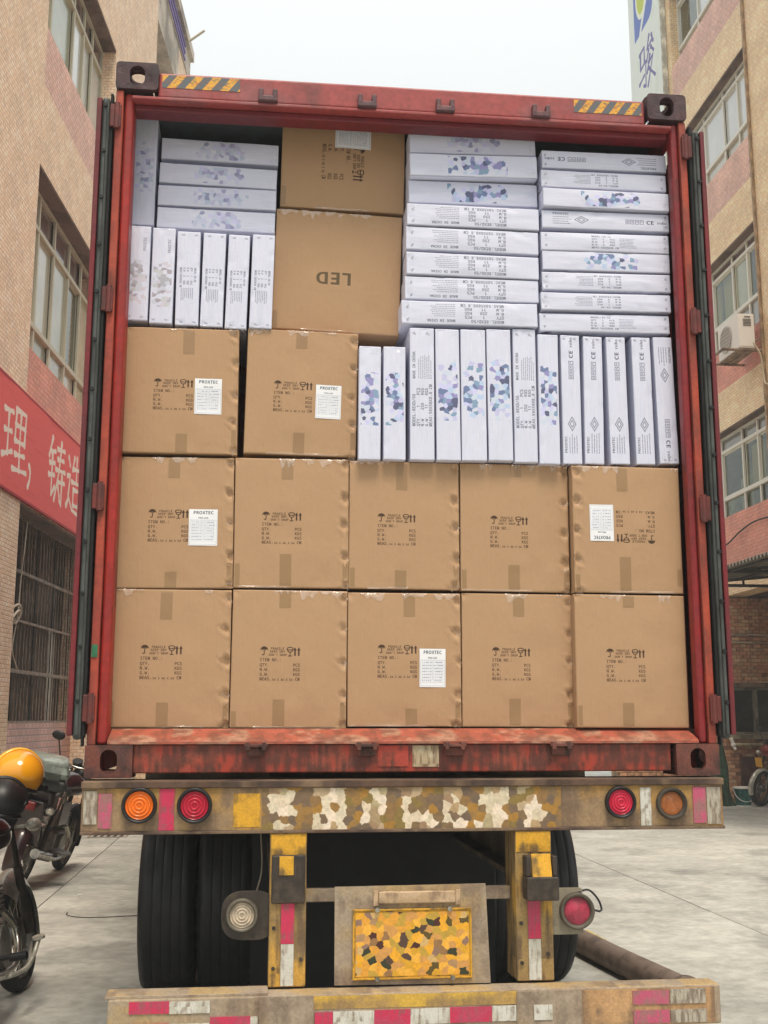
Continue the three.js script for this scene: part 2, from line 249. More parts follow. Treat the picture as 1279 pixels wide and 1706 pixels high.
{
  const b = thing('fabric_banner', 'long red banner with white characters across the left tiled wall above the grille', 'banner', [-2.98537, 0, -11.91913], 1.4827);
  const W = 6.2, H = 1.17, u0 = -5.4;
  const tex = canvasTex(1536, 290, (g, w, h) => {
    g.fillStyle = '#ec625f'; g.fillRect(0, 0, w, h);
    for (let i = 0; i < 500; i++) { g.fillStyle = `rgba(${i % 2 ? '225,90,90' : '170,30,40'},0.06)`; g.fillRect(hash(i, 1, 4) * w, hash(i, 2, 4) * h, 20 + 120 * hash(i, 3, 4), 2 + 6 * hash(i, 4, 4)); }
    const px = (u) => (u - u0) / W * w, s = h / H;
    for (const [n, a, ww] of [['li', -4.3, 0.95], ['comma', -3.58, 0.62], ['zhu', -2.5, 0.8], ['zao', -1.62, 0.76]]) glyph(g, n, px(a), h * 0.12, ww * s, h * 0.76, 0.06 * s, '#f6e8da');
  });
  const g = new THREE.PlaneGeometry(W, H, 60, 10), p = g.attributes.position;
  for (let i = 0; i < p.count; i++) p.setZ(i, 0.012 * (fbm(p.getX(i) * 1.3 + 9, p.getY(i) * 1.6 + 5, 64, 77, 3) - 0.5));
  g.computeVertexNormals(); place(g, u0 + W / 2, 3.87 + H / 2, 0.03);
  mesh('cloth', g, std({ map: tex, roughness: 0.75 }), b, true);
  parts('batten', [span(u0, u0 + W, 3.84, 3.87, 0.005, 0.035), span(u0, u0 + W, 5.04, 5.07, 0.005, 0.035)], plain(0xb02a34, 0.7), b);
}
// right building
{
  const A = facade('tan_tiled_building', 'tan tiled building on the right with salmon bands under its windows', [7.71547, 0, -13.92806], 1.5562, 1), { o, F } = A, U0 = -0.84, U1 = 2.62;
  parts('wall', [F(-8, U0, 3.6, 20, 0, 0.4), F(U1, 5, 3.6, 20, 0, 0.4), F(U0, U1, 3.6, 4.1, 0.002, 0.4), F(U0, U1, 6.59, 7.32, 0, 0.4), F(U0, U1, 9.85, 10.66, 0, 0.4), F(U0, U1, 13.13, 14.0, 0, 0.4), F(U0, U1, 16.5, 20, 0, 0.4), F(-8, -1.6, 0, 3.6, 0, 0.4)], M.tileTan, o);
  mesh('spandrel', F(U0, U1, 4.1, 5.0, 0, 0.4), M.tileSalmon, o); mesh('spandrel', F(U0, U1, 7.32, 8.04, 0, 0.4), M.tileSalmon, o); mesh('spandrel', F(U0, U1, 10.66, 11.44, 0, 0.4), M.tilePink, o); mesh('spandrel', F(U0, U1, 14.0, 14.8, 0, 0.4), M.tilePink, o);
  const slabs = [3.6, 6.6, 9.86, 13.14, 16.5, 19.7];
  parts('floor_slab', slabs.map((h) => F(-8, 5, h, h + 0.25, 0.4, 7)), M.soffit, o);
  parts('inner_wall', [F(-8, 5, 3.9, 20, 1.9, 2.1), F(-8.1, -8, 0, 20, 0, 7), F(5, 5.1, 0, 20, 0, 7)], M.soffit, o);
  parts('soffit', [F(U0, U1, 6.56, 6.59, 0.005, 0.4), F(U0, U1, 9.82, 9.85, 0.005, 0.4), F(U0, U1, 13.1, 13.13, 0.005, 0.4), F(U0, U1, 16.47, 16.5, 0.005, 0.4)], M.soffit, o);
  mesh('rain_pipe', F(-0.96, -0.9, 5, 20, -0.05, -0.005, 0.01), grimy(0xb79a78, 0.6), o);
  const P = M.pane, mu = [-0.1, 0.56, 1.5];
  windowIn(A, U0, U1, 5.0, 6.56, 0.16, 6.28, 5.4, mu, M.frame, (i, r) => r === 2 ? M.paneGrey : M.glass);
  windowIn(A, U0, U1, 8.04, 9.82, 0.16, 9.6, 8.66, mu, M.frame, (i, r) => r === 2 ? M.paneShaded : r === 1 ? [M.paneDark, P[2], M.glass, M.glass][i] : [M.paneGrey, M.paneGrey, P[0], P[1]][i]);
  windowIn(A, U0, U1, 11.44, 13.1, 0.16, 12.9, 11.9, mu, M.frame, (i, r) => r === 2 ? M.paneGrey : r === 1 ? M.paneWhite : P[1]);
  windowIn(A, U0, U1, 14.8, 16.47, 0.16, 16.2, 15.2, mu, M.frame, (i, r) => r === 2 ? M.paneGrey : r === 1 ? (i === 3 ? M.paneDark : M.paneWhite) : P[1]);
  // what stands behind the clear panes
  const cur = std({ map: paneMap([196, 190, 120], [214, 160, 110], 8), roughness: 0.9 }), bag = grimy(0xb4b48c, 0.8);
  parts('curtain', [F(-0.05, 0.5, 5.42, 6.2, 0.3, 0.33), F(0.6, 1.3, 8.5, 9.6, 0.3, 0.33), F(1.55, 2.3, 8.5, 9.6, 0.34, 0.37)], cur, o);
  parts('stored_bag', [F(0.62, 1.2, 5.0, 5.75, 0.35, 0.8, 0.06), F(1.0, 1.25, 5.75, 6.1, 0.4, 0.6, 0.08), F(1.55, 2.3, 5.0, 5.5, 0.4, 0.9, 0.05)], bag, o);
}
// the sign board on the far end of the right building
{
  const b = thing('sign_board', 'tall pale sign board with a blue emblem and violet character at top right', 'sign', [7.71547, 0, -13.92806], 1.5562);
  const W = 2.0, H0 = 9.5, H1 = 19.4;
  const tex = canvasTex(420, 2048, (g, w, h) => {
    g.fillStyle = '#eaf1ea'; g.fillRect(0, 0, w, h);
    for (let i = 0; i < 300; i++) { g.fillStyle = `rgba(${i % 2 ? '205,215,205' : '240,245,240'},0.12)`; g.fillRect(hash(i, 1, 6) * w, hash(i, 2, 6) * h, 10 + 60 * hash(i, 3, 6), 30 + 160 * hash(i, 4, 6)); }
    const Y = (v) => (H1 - v) / (H1 - H0) * h, X = (u) => (4.86 - u) / W * w;            // u falls towards the right of the picture
    g.fillStyle = '#5a74c4'; g.beginPath(); g.moveTo(X(4.5), Y(16.55)); g.lineTo(X(4.5), Y(18.2)); g.lineTo(X(3.25), Y(18.2)); g.lineTo(X(3.25), Y(16.95)); g.quadraticCurveTo(X(3.25), Y(16.55), X(3.6), Y(16.55)); g.fill();
    g.fillStyle = '#eef2ea'; g.beginPath(); g.moveTo(X(4.2), Y(16.55)); g.lineTo(X(4.05), Y(16.55)); g.lineTo(X(3.45), Y(17.3)); g.lineTo(X(3.6), Y(17.45)); g.fill();
    g.fillStyle = '#f2f6e4'; g.beginPath(); g.ellipse(X(4.0), Y(17.5), 0.36 / W * w, 0.62 / (H1 - H0) * h, 0, 0, 7); g.fill();
    g.fillStyle = '#c8d63c'; g.beginPath(); g.ellipse(X(4.0), Y(17.5), 0.28 / W * w, 0.5 / (H1 - H0) * h, 0, 0, 7); g.fill();
    g.fillStyle = '#8a8f5a'; g.fillRect(X(4.05), Y(17.75), 14, 60);
    glyph(g, 'jun', X(4.35), Y(16.25), 1.12 / W * w, 1.25 / (H1 - H0) * h, 17, '#6a61a4');
    glyph(g, 'top', X(4.3), Y(14.8), 1.0 / W * w, 1.1 / (H1 - H0) * h, 15, '#6a61a4');
  });
  const f = new THREE.PlaneGeometry(W, H1 - H0); f.rotateY(PI); place(f, 3.86, (H0 + H1) / 2, -0.126);
  mesh('printed_face', f, std({ map: tex, roughness: 0.5 }), b, true);
  mesh('box_frame', [span(2.84, 4.88, H0 - 0.04, H1 + 0.04, -0.125, -0.004, 0.01)], grimy(0xe2e6de, 0.5), b);
}
// ground floor under the right building: a wall that faces the yard, built of single bricks
{
  const z = -15.2, o = thing('brick_wall', 'shaded brick wall with a window and a pale pipe behind the parked motorbike', 'wall');
  const mortar = grimy(0xa8927a, 0.95, 0, 0.6);
  parts('mortar_bed', [span(5.6, 7.68, 0, 3.58, z - 0.3, z - 0.012, 0), span(7.68, 10, 0, 1.16, z - 0.3, z - 0.012, 0), span(7.68, 10, 1.98, 3.58, z - 0.3, z - 0.012, 0), span(9.3, 10, 1.16, 1.98, z - 0.3, z - 0.012, 0)], mortar, o);
  const bm = [[194, 142, 112], [206, 158, 124], [178, 128, 102], [214, 174, 138], [200, 166, 130]].map((c, i) => std({ color: new THREE.Color(`rgb(${c.join(',')})`), map: scaled(grimeMap, 0.5 + i * 0.1), roughness: 0.85 }));
  const bg = [0, 1, 2].map((i) => triUV(box(0.122 - i * 0.002, 0.055, 0.02, 0, 0, 0, 0.003), i, i));
  const rest = [];
  let n = 0;
  for (let r = 0; r < 56; r++) for (let c = 0; c < 36; c++) {
    const x = 5.66 + c * 0.13 + (r % 2) * 0.065, y = 0.04 + r * 0.0635; if (x > 10 || (x > 7.56 && x < 9.4 && y > 1.1 && y < 2.02)) continue;
    const seen = x > 7.5 && x < 8.5 && (y > 1.98 || y < 1.2), gx = (rnd() - 0.5) * 0.006, gz = rnd() * 0.006;
    if (seen && n < 300) { n++; const b = new THREE.Mesh(bg[n % 3], bm[floor(rnd() * 5)]); b.name = 'brick'; b.castShadow = b.receiveShadow = true; b.position.set(x + gx, y, z - 0.008 + gz); o.add(b); }
    else rest.push(place(bg[c % 3].clone(), x + gx, y, z - 0.008 + gz));
  }
  const rm = new THREE.Mesh(mergeGeometries(rest), bm[1]); rm.name = 'far_bricks'; rm.userData.kind = 'stuff'; o.add(rm);
  mesh('lintel', span(7.6, 9.4, 1.98, 2.06, z - 0.2, z + 0.02), grimy(0x7e6c58, 0.9), o);
  mesh('window_sill', span(7.6, 9.4, 1.08, 1.15, z - 0.2, z + 0.06), grimy(0x9a9078, 0.9), o);
  const w = mesh('window', [span(7.68, 9.3, 1.15, 1.2, z - 0.16, z - 0.08), span(7.68, 9.3, 1.93, 1.98, z - 0.16, z - 0.08), span(7.68, 7.74, 1.2, 1.93, z - 0.16, z - 0.08), span(8.18, 8.25, 1.2, 1.93, z - 0.165, z - 0.075), span(8.72, 8.79, 1.2, 1.93, z - 0.165, z - 0.075), span(9.24, 9.3, 1.2, 1.93, z - 0.16, z - 0.08)], grimy(0x8d8676, 0.6), o);
  for (const [a, b] of [[7.74, 8.18], [8.25, 8.72], [8.79, 9.24]]) mesh('pane', span(a, b, 1.2, 1.93, z - 0.13, z - 0.12, 0), M.paneDark, w);
  mesh('hatch', [span(7.86, 8.1, 0.05, 0.78, z + 0.012, z + 0.03), span(7.82, 7.86, 0.02, 0.82, z + 0.012, z + 0.045), span(8.1, 8.14, 0.02, 0.82, z + 0.012, z + 0.045)], grimy(0x6a4438, 0.8), o);
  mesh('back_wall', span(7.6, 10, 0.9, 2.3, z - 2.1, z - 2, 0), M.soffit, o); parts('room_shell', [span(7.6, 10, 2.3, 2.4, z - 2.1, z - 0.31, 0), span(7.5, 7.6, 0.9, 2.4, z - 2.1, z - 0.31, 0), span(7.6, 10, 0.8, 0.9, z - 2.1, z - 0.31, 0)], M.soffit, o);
  mesh('side_wall', [span(10, 10.3, 0, 3.58, z - 0.3, -12.2, 0)], mortar, o);
  for (const [y, x0, lab] of [[2.92, 7.3, 'thin pale conduit, upper one running along the shaded brick wall'], [2.78, 7.3, 'thin pale conduit, lower one running along the shaded brick wall']]) tag(mesh('wall_conduit', rod([x0, y, z + 0.03], [9.8, y - 0.03, z + 0.03], 0.013), grimy(0xc8bfae, 0.6)), lab, 'conduit');
  const wp = thing('water_pipe', 'horizontal pale water pipe with a white elbow under the brick wall window', 'pipe');
  mesh('pipe_run', rod([7.72, 0.985, z + 0.06], [9.8, 0.985, z + 0.06], 0.03), grimy(0xb9ad8e, 0.6), wp);
  mesh('elbow', [ball(0.045, 7.7, 0.985, z + 0.06), rod([7.7, 0.985, z + 0.06], [7.66, 1.1, z + 0.07], 0.034), rod([7.7, 0.96, z + 0.06], [7.73, 0.9, z + 0.08], 0.025)], plain(0xf0eee6, 0.4), wp);
}
{ // awning over the yard side of that bay
  const o = thing('corrugated_awning', 'dark corrugated awning jutting from the right building above the brick wall', 'awning');
  const pts = [], n = 240; const zA = -9.0, zB = -12.5;
  const prof = (t) => [lerp(zA, zB, t), 0.028 * sin(t * 2 * PI * 32)];
  for (let i = 0; i <= n; i++) pts.push(prof(i / n)); for (let i = n; i >= 0; i--) { const q = prof(i / n); pts.push([q[0], q[1] - 0.006]); }
  const g = ext(poly(pts), 1.88); g.rotateY(-PI / 2); // local x = z, extrude along -x
  g.applyMatrix4(new THREE.Matrix4().set(1, 0, 0, 7.7, 0.11, 1, 0, 3.71, 0, 0, 1, 0, 0, 0, 0, 1));
  mesh('corrugated_sheet', g, grimy(0x6b675e, 0.6, 0.2, 1.1), o);
  const beams = []; for (const z of [-9.1, -10.8, -12.42]) { beams.push(rod([5.9, 3.46, z], [7.68, 3.46, z], 0.025)); beams.push(rod([5.9, 3.47, z], [7.68, 3.64, z], 0.022)); for (const x of [6.4, 6.85, 7.3]) beams.push(rod([x, 3.46, z], [x, 3.5 + (x - 5.9) * 0.095, z], 0.018)); }
  parts('truss_bar', beams, M.ironDark, o);
  parts('purlin', [rod([5.95, 3.47, -9.1], [5.95, 3.47, -12.42], 0.022), rod([6.8, 3.56, -9.1], [6.8, 3.56, -12.42], 0.022)], M.ironDark, o);
}
{ // air conditioner on its bracket
  const o = thing('air_conditioner', 'white outdoor air conditioner on a rusty bracket under a right building window', 'air conditioner', [7.4, 7.5, -13.4]);
  mesh('casing', [box(0.29, 0.6, 0.84, 0, 0.31, 0, 0.015)], plain(0xebe7df, 0.5), o);
  mesh('end_cover', [box(0.25, 0.54, 0.012, 0, 0.31, 0.424, 0.004)], plain(0xefebe4, 0.5), o);
  const lou = []; for (let i = 0; i < 5; i++) lou.push(box(0.14, 0.014, 0.012, 0.01, 0.4 + i * 0.026, 0.433, 0)); lou.push(box(0.1, 0.02, 0.012, 0.02, 0.55, 0.433, 0)); parts('louvre', lou, plain(0x6d6964, 0.6), o);
  mesh('fan_grille', [place(lathe([[0.02, 0], [0.2, 0], [0.21, 0.012], [0.23, 0.012], [0.23, 0], [0.235, 0]], 28, 'x'), -0.15, 0.31, -0.08, 0, 0, PI), ...[-0.15, -0.09, -0.03, 0.03, 0.09, 0.15].map((y) => box(0.008, 0.008, 0.4, -0.158, 0.31 + y, -0.08, 0))], plain(0xb8b2a8, 0.5), o);
  mesh('bracket', [rod([-0.42, -0.02, 0.4], [0.3, -0.02, 0.4], 0.024), rod([-0.42, -0.02, -0.4], [0.3, -0.02, -0.4], 0.024), rod([-0.42, -0.02, 0.4], [-0.42, -0.02, -0.4], 0.024), rod([0.02, -0.02, 0.36], [0.02, -0.02, -0.36], 0.016), rod([-0.2, -0.02, 0.36], [0.3, 0.22, 0.36], 0.014), box(0.3, 0.012, 0.8, 0, -0.006, 0, 0)], M.iron, o);
  mesh('drain_hose', tube([[0.1, 0.1, 0.43], [0.2, -0.1, 0.45], [0.25, -0.4, 0.42], [0.24, -0.62, 0.5], [0.26, -0.66, 0.8], [0.27, -0.5, 1.1]], 0.014, 30, 6), plain(0xcfc2a4, 0.7), o);
}
tag(mesh('facade_cable', tube([[7.66, 4.5, -15.4], [7.66, 4.48, -14.9], [7.66, 4.62, -14.3], [7.66, 4.7, -13.7], [7.66, 4.66, -12.8]], 0.014, 30, 6), M.ironDark), 'thin black cable looping along the salmon band above the awning', 'cable');

// ------------------------------------------------------------------ the container
M.red = worn({ base: [158, 36, 26], alt: [140, 36, 30], rust: [92, 38, 28], rustAt: 0.6, runs: 0.5, m: 1.3, seed: 101, rough: 0.5 });
M.redDoor = worn({ base: [116, 30, 36], alt: [104, 32, 38], rust: [84, 30, 32], rustAt: 0.68, runs: 0.5, m: 1.3, seed: 141, rough: 0.5 });
M.redShaded = worn({ base: [146, 30, 30], alt: [128, 30, 34], rust: [88, 32, 30], rustAt: 0.66, runs: 0.5, m: 1.3, seed: 103, rough: 0.5 });  // container red with shade mixed into the colour, for the right side
M.redFaded = worn({ base: [156, 68, 66], alt: [148, 84, 84], rust: [98, 54, 52], rustAt: 0.64, runs: 0.35, m: 1.5, seed: 111, rough: 0.5 });
M.redSill = worn({ base: [166, 60, 42], alt: [150, 70, 52], rust: [80, 44, 34], rustAt: 0.485, altAt: 0.5, runs: 0.45, soft: 0.2, wear: 0.85, m: 0.7, seed: 121, rough: 0.6, bump: 0.0015, per: 9 });
M.redLedge = worn({ base: [172, 88, 68], alt: [178, 132, 108], rust: [108, 64, 48], rustAt: 0.52, soft: 0.22, wear: 0.7, runs: 0.15, m: 0.8, seed: 127, rough: 0.55, per: 11 });
M.hingeBar = worn({ base: [170, 70, 48], alt: [150, 60, 46], rust: [100, 52, 40], rustAt: 0.58, runs: 0.5, m: 0.9, seed: 131, rough: 0.6 });
M.casting = worn({ base: [82, 52, 46], alt: [112, 62, 50], rust: [46, 34, 32], rustAt: 0.56, runs: 0.25, m: 0.5, seed: 151, rough: 0.7, bump: 0.002 });
M.castingTop = worn({ base: [72, 50, 54], alt: [84, 58, 60], rust: [46, 36, 40], rustAt: 0.58, runs: 0.2, m: 0.5, seed: 157, rough: 0.7, bump: 0.002 });
M.gasket = grimy(0x4b5150, 0.55, 0, 0.5);
M.hinge = worn({ base: [120, 48, 42], alt: [104, 46, 42], rust: [74, 42, 38], rustAt: 0.55, m: 0.4, seed: 133, px: 256 });
M.keeper = worn({ base: [96, 66, 70], alt: [110, 72, 74], rust: [72, 56, 60], rustAt: 0.55, m: 0.3, seed: 135, px: 256 });
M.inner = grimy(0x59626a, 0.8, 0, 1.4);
const Y0 = 1.22, X1 = 1.219;
{
  const o = thing('shipping_container', 'red rusty shipping container with open end doors loaded on the trailer', 'shipping container');
  // corrugated sides, roof, floor, far end
  const wave = (L, pitch, d, t) => { const a = []; const n = floor(L / pitch); for (let i = 0; i < n; i++) { const s = i * pitch; a.push([s, 0], [s + pitch * 0.3, 0], [s + pitch * 0.5, d], [s + pitch * 0.8, d]); } a.push([n * pitch, 0]); return poly([...a, ...a.slice().reverse().map(([x, y]) => [x, y + t])]); };
  for (const s of [-1, 1]) {
    const g = ext(wave(11.9, 0.278, 0.034, 0.003), 2.5); g.rotateX(-PI / 2); g.rotateY(PI / 2); // length along -z
    if (s > 0) g.scale(-1, 1, 1); const flip = s > 0; if (flip) { const q = g.toNonIndexed ? (g.index ? g.toNonIndexed() : g) : g; const p = q.attributes.position; for (let i = 0; i < p.count; i += 3) { const a = [p.getX(i), p.getY(i), p.getZ(i)]; p.setXYZ(i, p.getX(i + 1), p.getY(i + 1), p.getZ(i + 1)); p.setXYZ(i + 1, ...a); } q.computeVertexNormals(); place(q, s * 1.206, 1.4, -0.14); mesh('side_panel', q, M.red, o); } else { place(g, s * 1.206, 1.4, -0.14); mesh('side_panel', g, M.red, o); }
  }
  mesh('roof_panel', span(-1.2, 1.2, 4.03, 4.036, -12.1, -0.13, 0), M.red, o);
  mesh('floor_deck', span(-1.165, 1.165, 1.36, 1.4, -12, -0.13, 0), grimy(0x5c4632, 0.8), o);
  mesh('front_wall', span(-1.2, 1.2, 1.24, 4.08, -12.19, -12.1, 0), M.red, o);
  parts('side_rail', [span(-X1, -1.16, 3.98, 4.08, -12.1, -0.18, 0.004), span(-X1, -1.17, 1.24, 1.39, -12.1, -0.18, 0.004)], M.red, o);
  parts('side_rail', [span(1.16, X1, 3.98, 4.08, -12.1, -0.18, 0.004), span(1.17, X1, 1.24, 1.39, -12.1, -0.18, 0.004)], M.red, o);
  const inner = [-1, 1].map((s) => span(s * 1.168 - 0.002, s * 1.168 + 0.002, 1.4, 4.0, -2.6, -0.16, 0)); inner.push(span(-1.16, 1.16, 4.02, 4.026, -2.6, -0.13, 0));
  inner.forEach((g, i) => mesh('inner_lining', g, i === 1 ? M.redShaded : M.inner, o));
  // rear frame
  for (const s of [-1, 1]) {
    const post = mesh('corner_post', [s < 0 ? span(-1.183, -1.143, 1.34, 3.99, -0.13, -0.018, 0.014) : span(1.15, 1.183, 1.34, 3.99, -0.075, -0.016, 0.012)], s < 0 ? M.red : M.redShaded, o);
    mesh('hinge_bar', span(min(s * 1.216, s * 1.184), max(s * 1.216, s * 1.184), 1.338, 3.992, -0.13, -0.003, 0.006), M.hingeBar, post);
    if (s < 0) mesh('green_paint_spot', span(-1.212, -1.19, 1.665, 1.712, -0.003, 0.0015, 0), grimy(0x2f7a58, 0.6, 0, 0.2), post);
  }
  mesh('header', [span(-1.046, 1.036, 3.968, 4.083, -0.14, -0.004, 0.012), span(-1.15, 1.15, 3.954, 3.968, -0.12, 0.004, 0.004)], M.redFaded, o);
  mesh('header_recess', span(-1.145, 1.145, 3.926, 3.954, -0.12, -0.04, 0.006), M.redDoor, o);
  const sp = ext(poly([[0, 1.343], [0, 1.352], [0.015, 1.361], [0.13, 1.399], [0.15, 1.399], [0.15, 1.343]]), 2.28); sp.rotateY(PI / 2); place(sp, -1.14, 0, 0.002);
  mesh('sill', [span(-1.046, 1.03, 1.236, 1.3425, -0.15, -0.014, 0.006)], M.redSill, o);
  mesh('sill_ledge', sp, M.redLedge, o);
  mesh('paint_patch', span(-0.127, -0.01, 1.258, 1.336, -0.0139, -0.0115, 0), worn({ base: [182, 62, 46], alt: [170, 66, 50], rustAt: 0.6, m: 0.4, seed: 171, px: 256 }), o);
  mesh('pale_patch', span(0.006, 0.108, 1.256, 1.336, -0.0139, -0.0113, 0), worn({ base: [196, 186, 160], alt: [178, 160, 128], rust: [110, 84, 64], rustAt: 0.6, runs: 0.8, m: 0.25, seed: 173, px: 256 }), o);
  for (const x of [-0.59, -0.172, 0.165, 0.582]) mesh('lower_keeper', [box(0.088, 0.012, 0.05, x, 1.337, 0.006, 0.003), box(0.07, 0.035, 0.024, x, 1.314, -0.002, 0.006), box(0.016, 0.03, 0.03, x - 0.03, 1.335, 0.018, 0.003), box(0.016, 0.03, 0.03, x + 0.03, 1.335, 0.018, 0.003)], M.casting, o);
  for (const x of [-0.593, -0.177, 0.156, 0.571]) mesh('upper_keeper', [box(0.08, 0.024, 0.03, x, 3.98, 0.009, 0.005), box(0.02, 0.052, 0.03, x - 0.029, 3.997, 0.009, 0.005), box(0.02, 0.052, 0.03, x + 0.029, 3.997, 0.009, 0.005)], M.keeper, o);
  // corner castings with their slotted holes
  const plate = (w, h, t, hw, hh, dx = 0, dy = 0, r = 0.014) => { const s = rrect(w, h, r), p = slotShape(hw, hh, new THREE.Path()); p.curves.forEach((c) => { c.v1?.add(new THREE.Vector2(dx, dy)); if (c.v2 && c.v2 !== c.v1) c.v2.add(new THREE.Vector2(dx, dy)); }); s.holes.push(p); return ext(s, t); };
  for (const [sx, top] of [[-1, 1], [1, 1], [-1, 0], [1, 0]]) {
    const w = 0.174, h = 0.12, d = 0.178, cx = sx * (X1 - w / 2), cy = top ? Y0 + 2.896 - h / 2 : Y0 + h / 2, t = 0.026;
    const face = plate(w, h, t, 0.062, 0.088, 0, 0, top ? 0.02 : 0.006); place(face, cx, cy, 0.006 - t);
    const flat = plate(w - 0.004, d - t, t, top ? 0.07 : 0.1, top ? 0.112 : 0.062); place(flat, cx, top ? cy + h / 2 - 0.001 : cy - h / 2 + t, 0.006 - t - (d - t) / 2, -PI / 2); if (top) flat.translate(0, -t, 0); else flat.translate(0, -t, 0);
    const side = plate(d - t - 0.002, h - t - 0.002, t, 0.076, 0.05); place(side, cx + sx * (w / 2 - 0.002) - (sx > 0 ? t : 0), cy + (top ? -t / 2 : t / 2), 0.005 - t - (d - t) / 2, 0, PI / 2, 0);
    const wall = [span(cx - sx * w / 2 + (sx > 0 ? 0 : -0.024), cx - sx * w / 2 + (sx > 0 ? 0.024 : 0), cy - h / 2 + 0.03, cy + h / 2 - 0.03, -0.17, -0.021, 0), span(cx - w / 2 + 0.026, cx + w / 2 - 0.026, top ? cy - h / 2 : cy + h / 2 - 0.02, top ? cy - h / 2 + 0.02 : cy + h / 2, -0.17, -0.021, 0)];
    mesh('corner_casting', [face, flat, side, ...wall], top ? M.castingTop : M.casting, o);
  }
  mesh('hazard_sticker', place(new THREE.PlaneGeometry(0.32, 0.058), -0.87, 4.042, -0.0025), null, o, true);
  mesh('hazard_sticker', place(new THREE.PlaneGeometry(0.3, 0.058), 0.87, 4.04, -0.0025), null, o, true);
  const hz = (flip) => canvasTex(512, 96, (g, w, h) => { g.fillStyle = '#5c6468'; g.fillRect(0, 0, w, h); g.fillStyle = '#e3a63c'; for (let i = -1; i < 6; i++) { const x = i * 116 + 30; g.beginPath(); g.moveTo(x + (flip ? 70 : 70), 0); g.lineTo(x + 128, 0); g.lineTo(x + 58, h); g.lineTo(x, h); g.fill(); } for (let i = 0; i < 500; i++) { const q = hash(i, flip, 33); g.fillStyle = q < 0.5 ? 'rgba(150,80,70,0.35)' : 'rgba(90,100,105,0.4)'; const r = 1 + 12 * hash(i, 3 + flip, 34) ** 3; g.fillRect(hash(i, 5, 35 + flip) * w, hash(i, 6, 36) * h, r * 2, r); } });
  const st = o.children.filter((c) => c.name === 'hazard_sticker'); st[0].material = std({ map: hz(0), roughness: 0.6 }); st[1].material = std({ map: hz(1), roughness: 0.6 });
  // doors, swung right round and lying along the sides
  for (const s of [-1, 1]) {
    const a = (x0, x1, y0, y1, z0, z1, r = 0.004) => span(min(s * x0, s * x1), max(s * x0, s * x1), y0, y1, z0, z1, r);
    const door = mesh('door', [a(1.266, 1.287, 1.375, 3.94, -1.17, 0.024, 0.005), a(1.236, 1.2655, 1.39, 3.93, -1.16, -0.03, 0.005)], M.redDoor, o);
    mesh('gasket', [a(1.236, 1.2655, 1.36, 3.945, -0.028, 0.018, 0.01), a(1.2445, 1.2575, 1.375, 3.93, 0.012, 0.03, 0.004)], M.gasket, door);
    mesh('gasket_lip', [a(1.224, 1.2355, 1.37, 3.97, -0.03, 0.004, 0.003), a(1.228, 1.236, 1.335, 1.37, -0.03, 0.004, 0.002)], M.rubber, door);
    for (let i = 0; i < 13; i++) mesh('bolt', [cyl(0.008, 0.009, 0.012, s * 1.251, 1.5 + i * 0.2, 0.033, PI / 2, 0, 12)], M.blackPlastic, door);
    for (const y of [1.475, 2.28, 3.08, 3.87]) mesh('hinge', [a(1.19, 1.2355, y - 0.05, y + 0.05, -0.002, 0.013, 0.004), cyl(0.012, 0.012, 0.112, s * 1.207, y, 0.008, 0, 0, 14)], M.hinge, door);
    for (const z of [-0.45, -0.95]) mesh('lock_rod', [rod([s * 1.3, 1.36, z], [s * 1.3, 3.96, z], 0.016)], M.chrome, door);
  }
}

// ------------------------------------------------------------------ the trailer
M.chassis = worn({ base: [150, 124, 92], alt: [180, 138, 72], rust: [104, 84, 68], altAt: 0.56, rustAt: 0.58, runs: 0.4, m: 0.9, seed: 201, rough: 0.75, bump: 0.0012, per: 5 });
M.chassisGrey = worn({ base: [160, 144, 124], alt: [172, 146, 104], rust: [118, 100, 86], altAt: 0.62, rustAt: 0.58, runs: 0.35, m: 0.9, seed: 211, rough: 0.85, bump: 0.0016, per: 5 });
M.chassisTop = worn({ base: [96, 74, 60], alt: [120, 98, 76], rust: [58, 44, 38], rustAt: 0.55, m: 0.8, seed: 221, rough: 0.8 });
M.yellow = worn({ base: [214, 160, 40], alt: [200, 150, 46], rust: [88, 70, 48], rustAt: 0.6, runs: 0.3, m: 0.35, seed: 231, px: 256, rough: 0.6 });
M.postPaint = worn({ base: [156, 128, 80], alt: [198, 152, 66], rust: [92, 74, 58], altAt: 0.52, rustAt: 0.57, runs: 0.7, m: 0.5, seed: 241, rough: 0.75 });
M.tyre = worn({ base: [26, 26, 28], alt: [31, 30, 31], rust: [62, 58, 54], rustAt: 0.6, wear: 0.3, soft: 0.2, runs: 0.3, m: 0.7, seed: 271, px: 256, rough: 0.6 });
M.under = grimy(0x6a5d50, 0.9, 0, 0.8);
M.greasy = worn({ base: [58, 50, 42], alt: [74, 62, 50], rust: [36, 30, 26], rustAt: 0.55, m: 0.4, seed: 251, px: 256, rough: 0.6 });
M.tapeRed = worn({ base: [196, 48, 84], alt: [184, 62, 92], rust: [140, 92, 88], rustAt: 0.63, runs: 0.75, m: 0.2, seed: 261, px: 256, rough: 0.4 });
M.tapeDull = worn({ base: [186, 84, 112], alt: [176, 96, 112], rust: [142, 110, 100], rustAt: 0.58, runs: 0.75, m: 0.2, seed: 263, px: 256, rough: 0.5 });
M.tapeWhite = worn({ base: [206, 204, 194], alt: [190, 186, 172], rust: [128, 112, 96], rustAt: 0.62, runs: 0.6, m: 0.2, seed: 265, px: 256, rough: 0.45 });
M.tapeGrey = worn({ base: [176, 168, 152], alt: [160, 150, 134], rust: [112, 96, 82], rustAt: 0.53, runs: 0.8, m: 0.2, seed: 267, px: 256, rough: 0.6 });
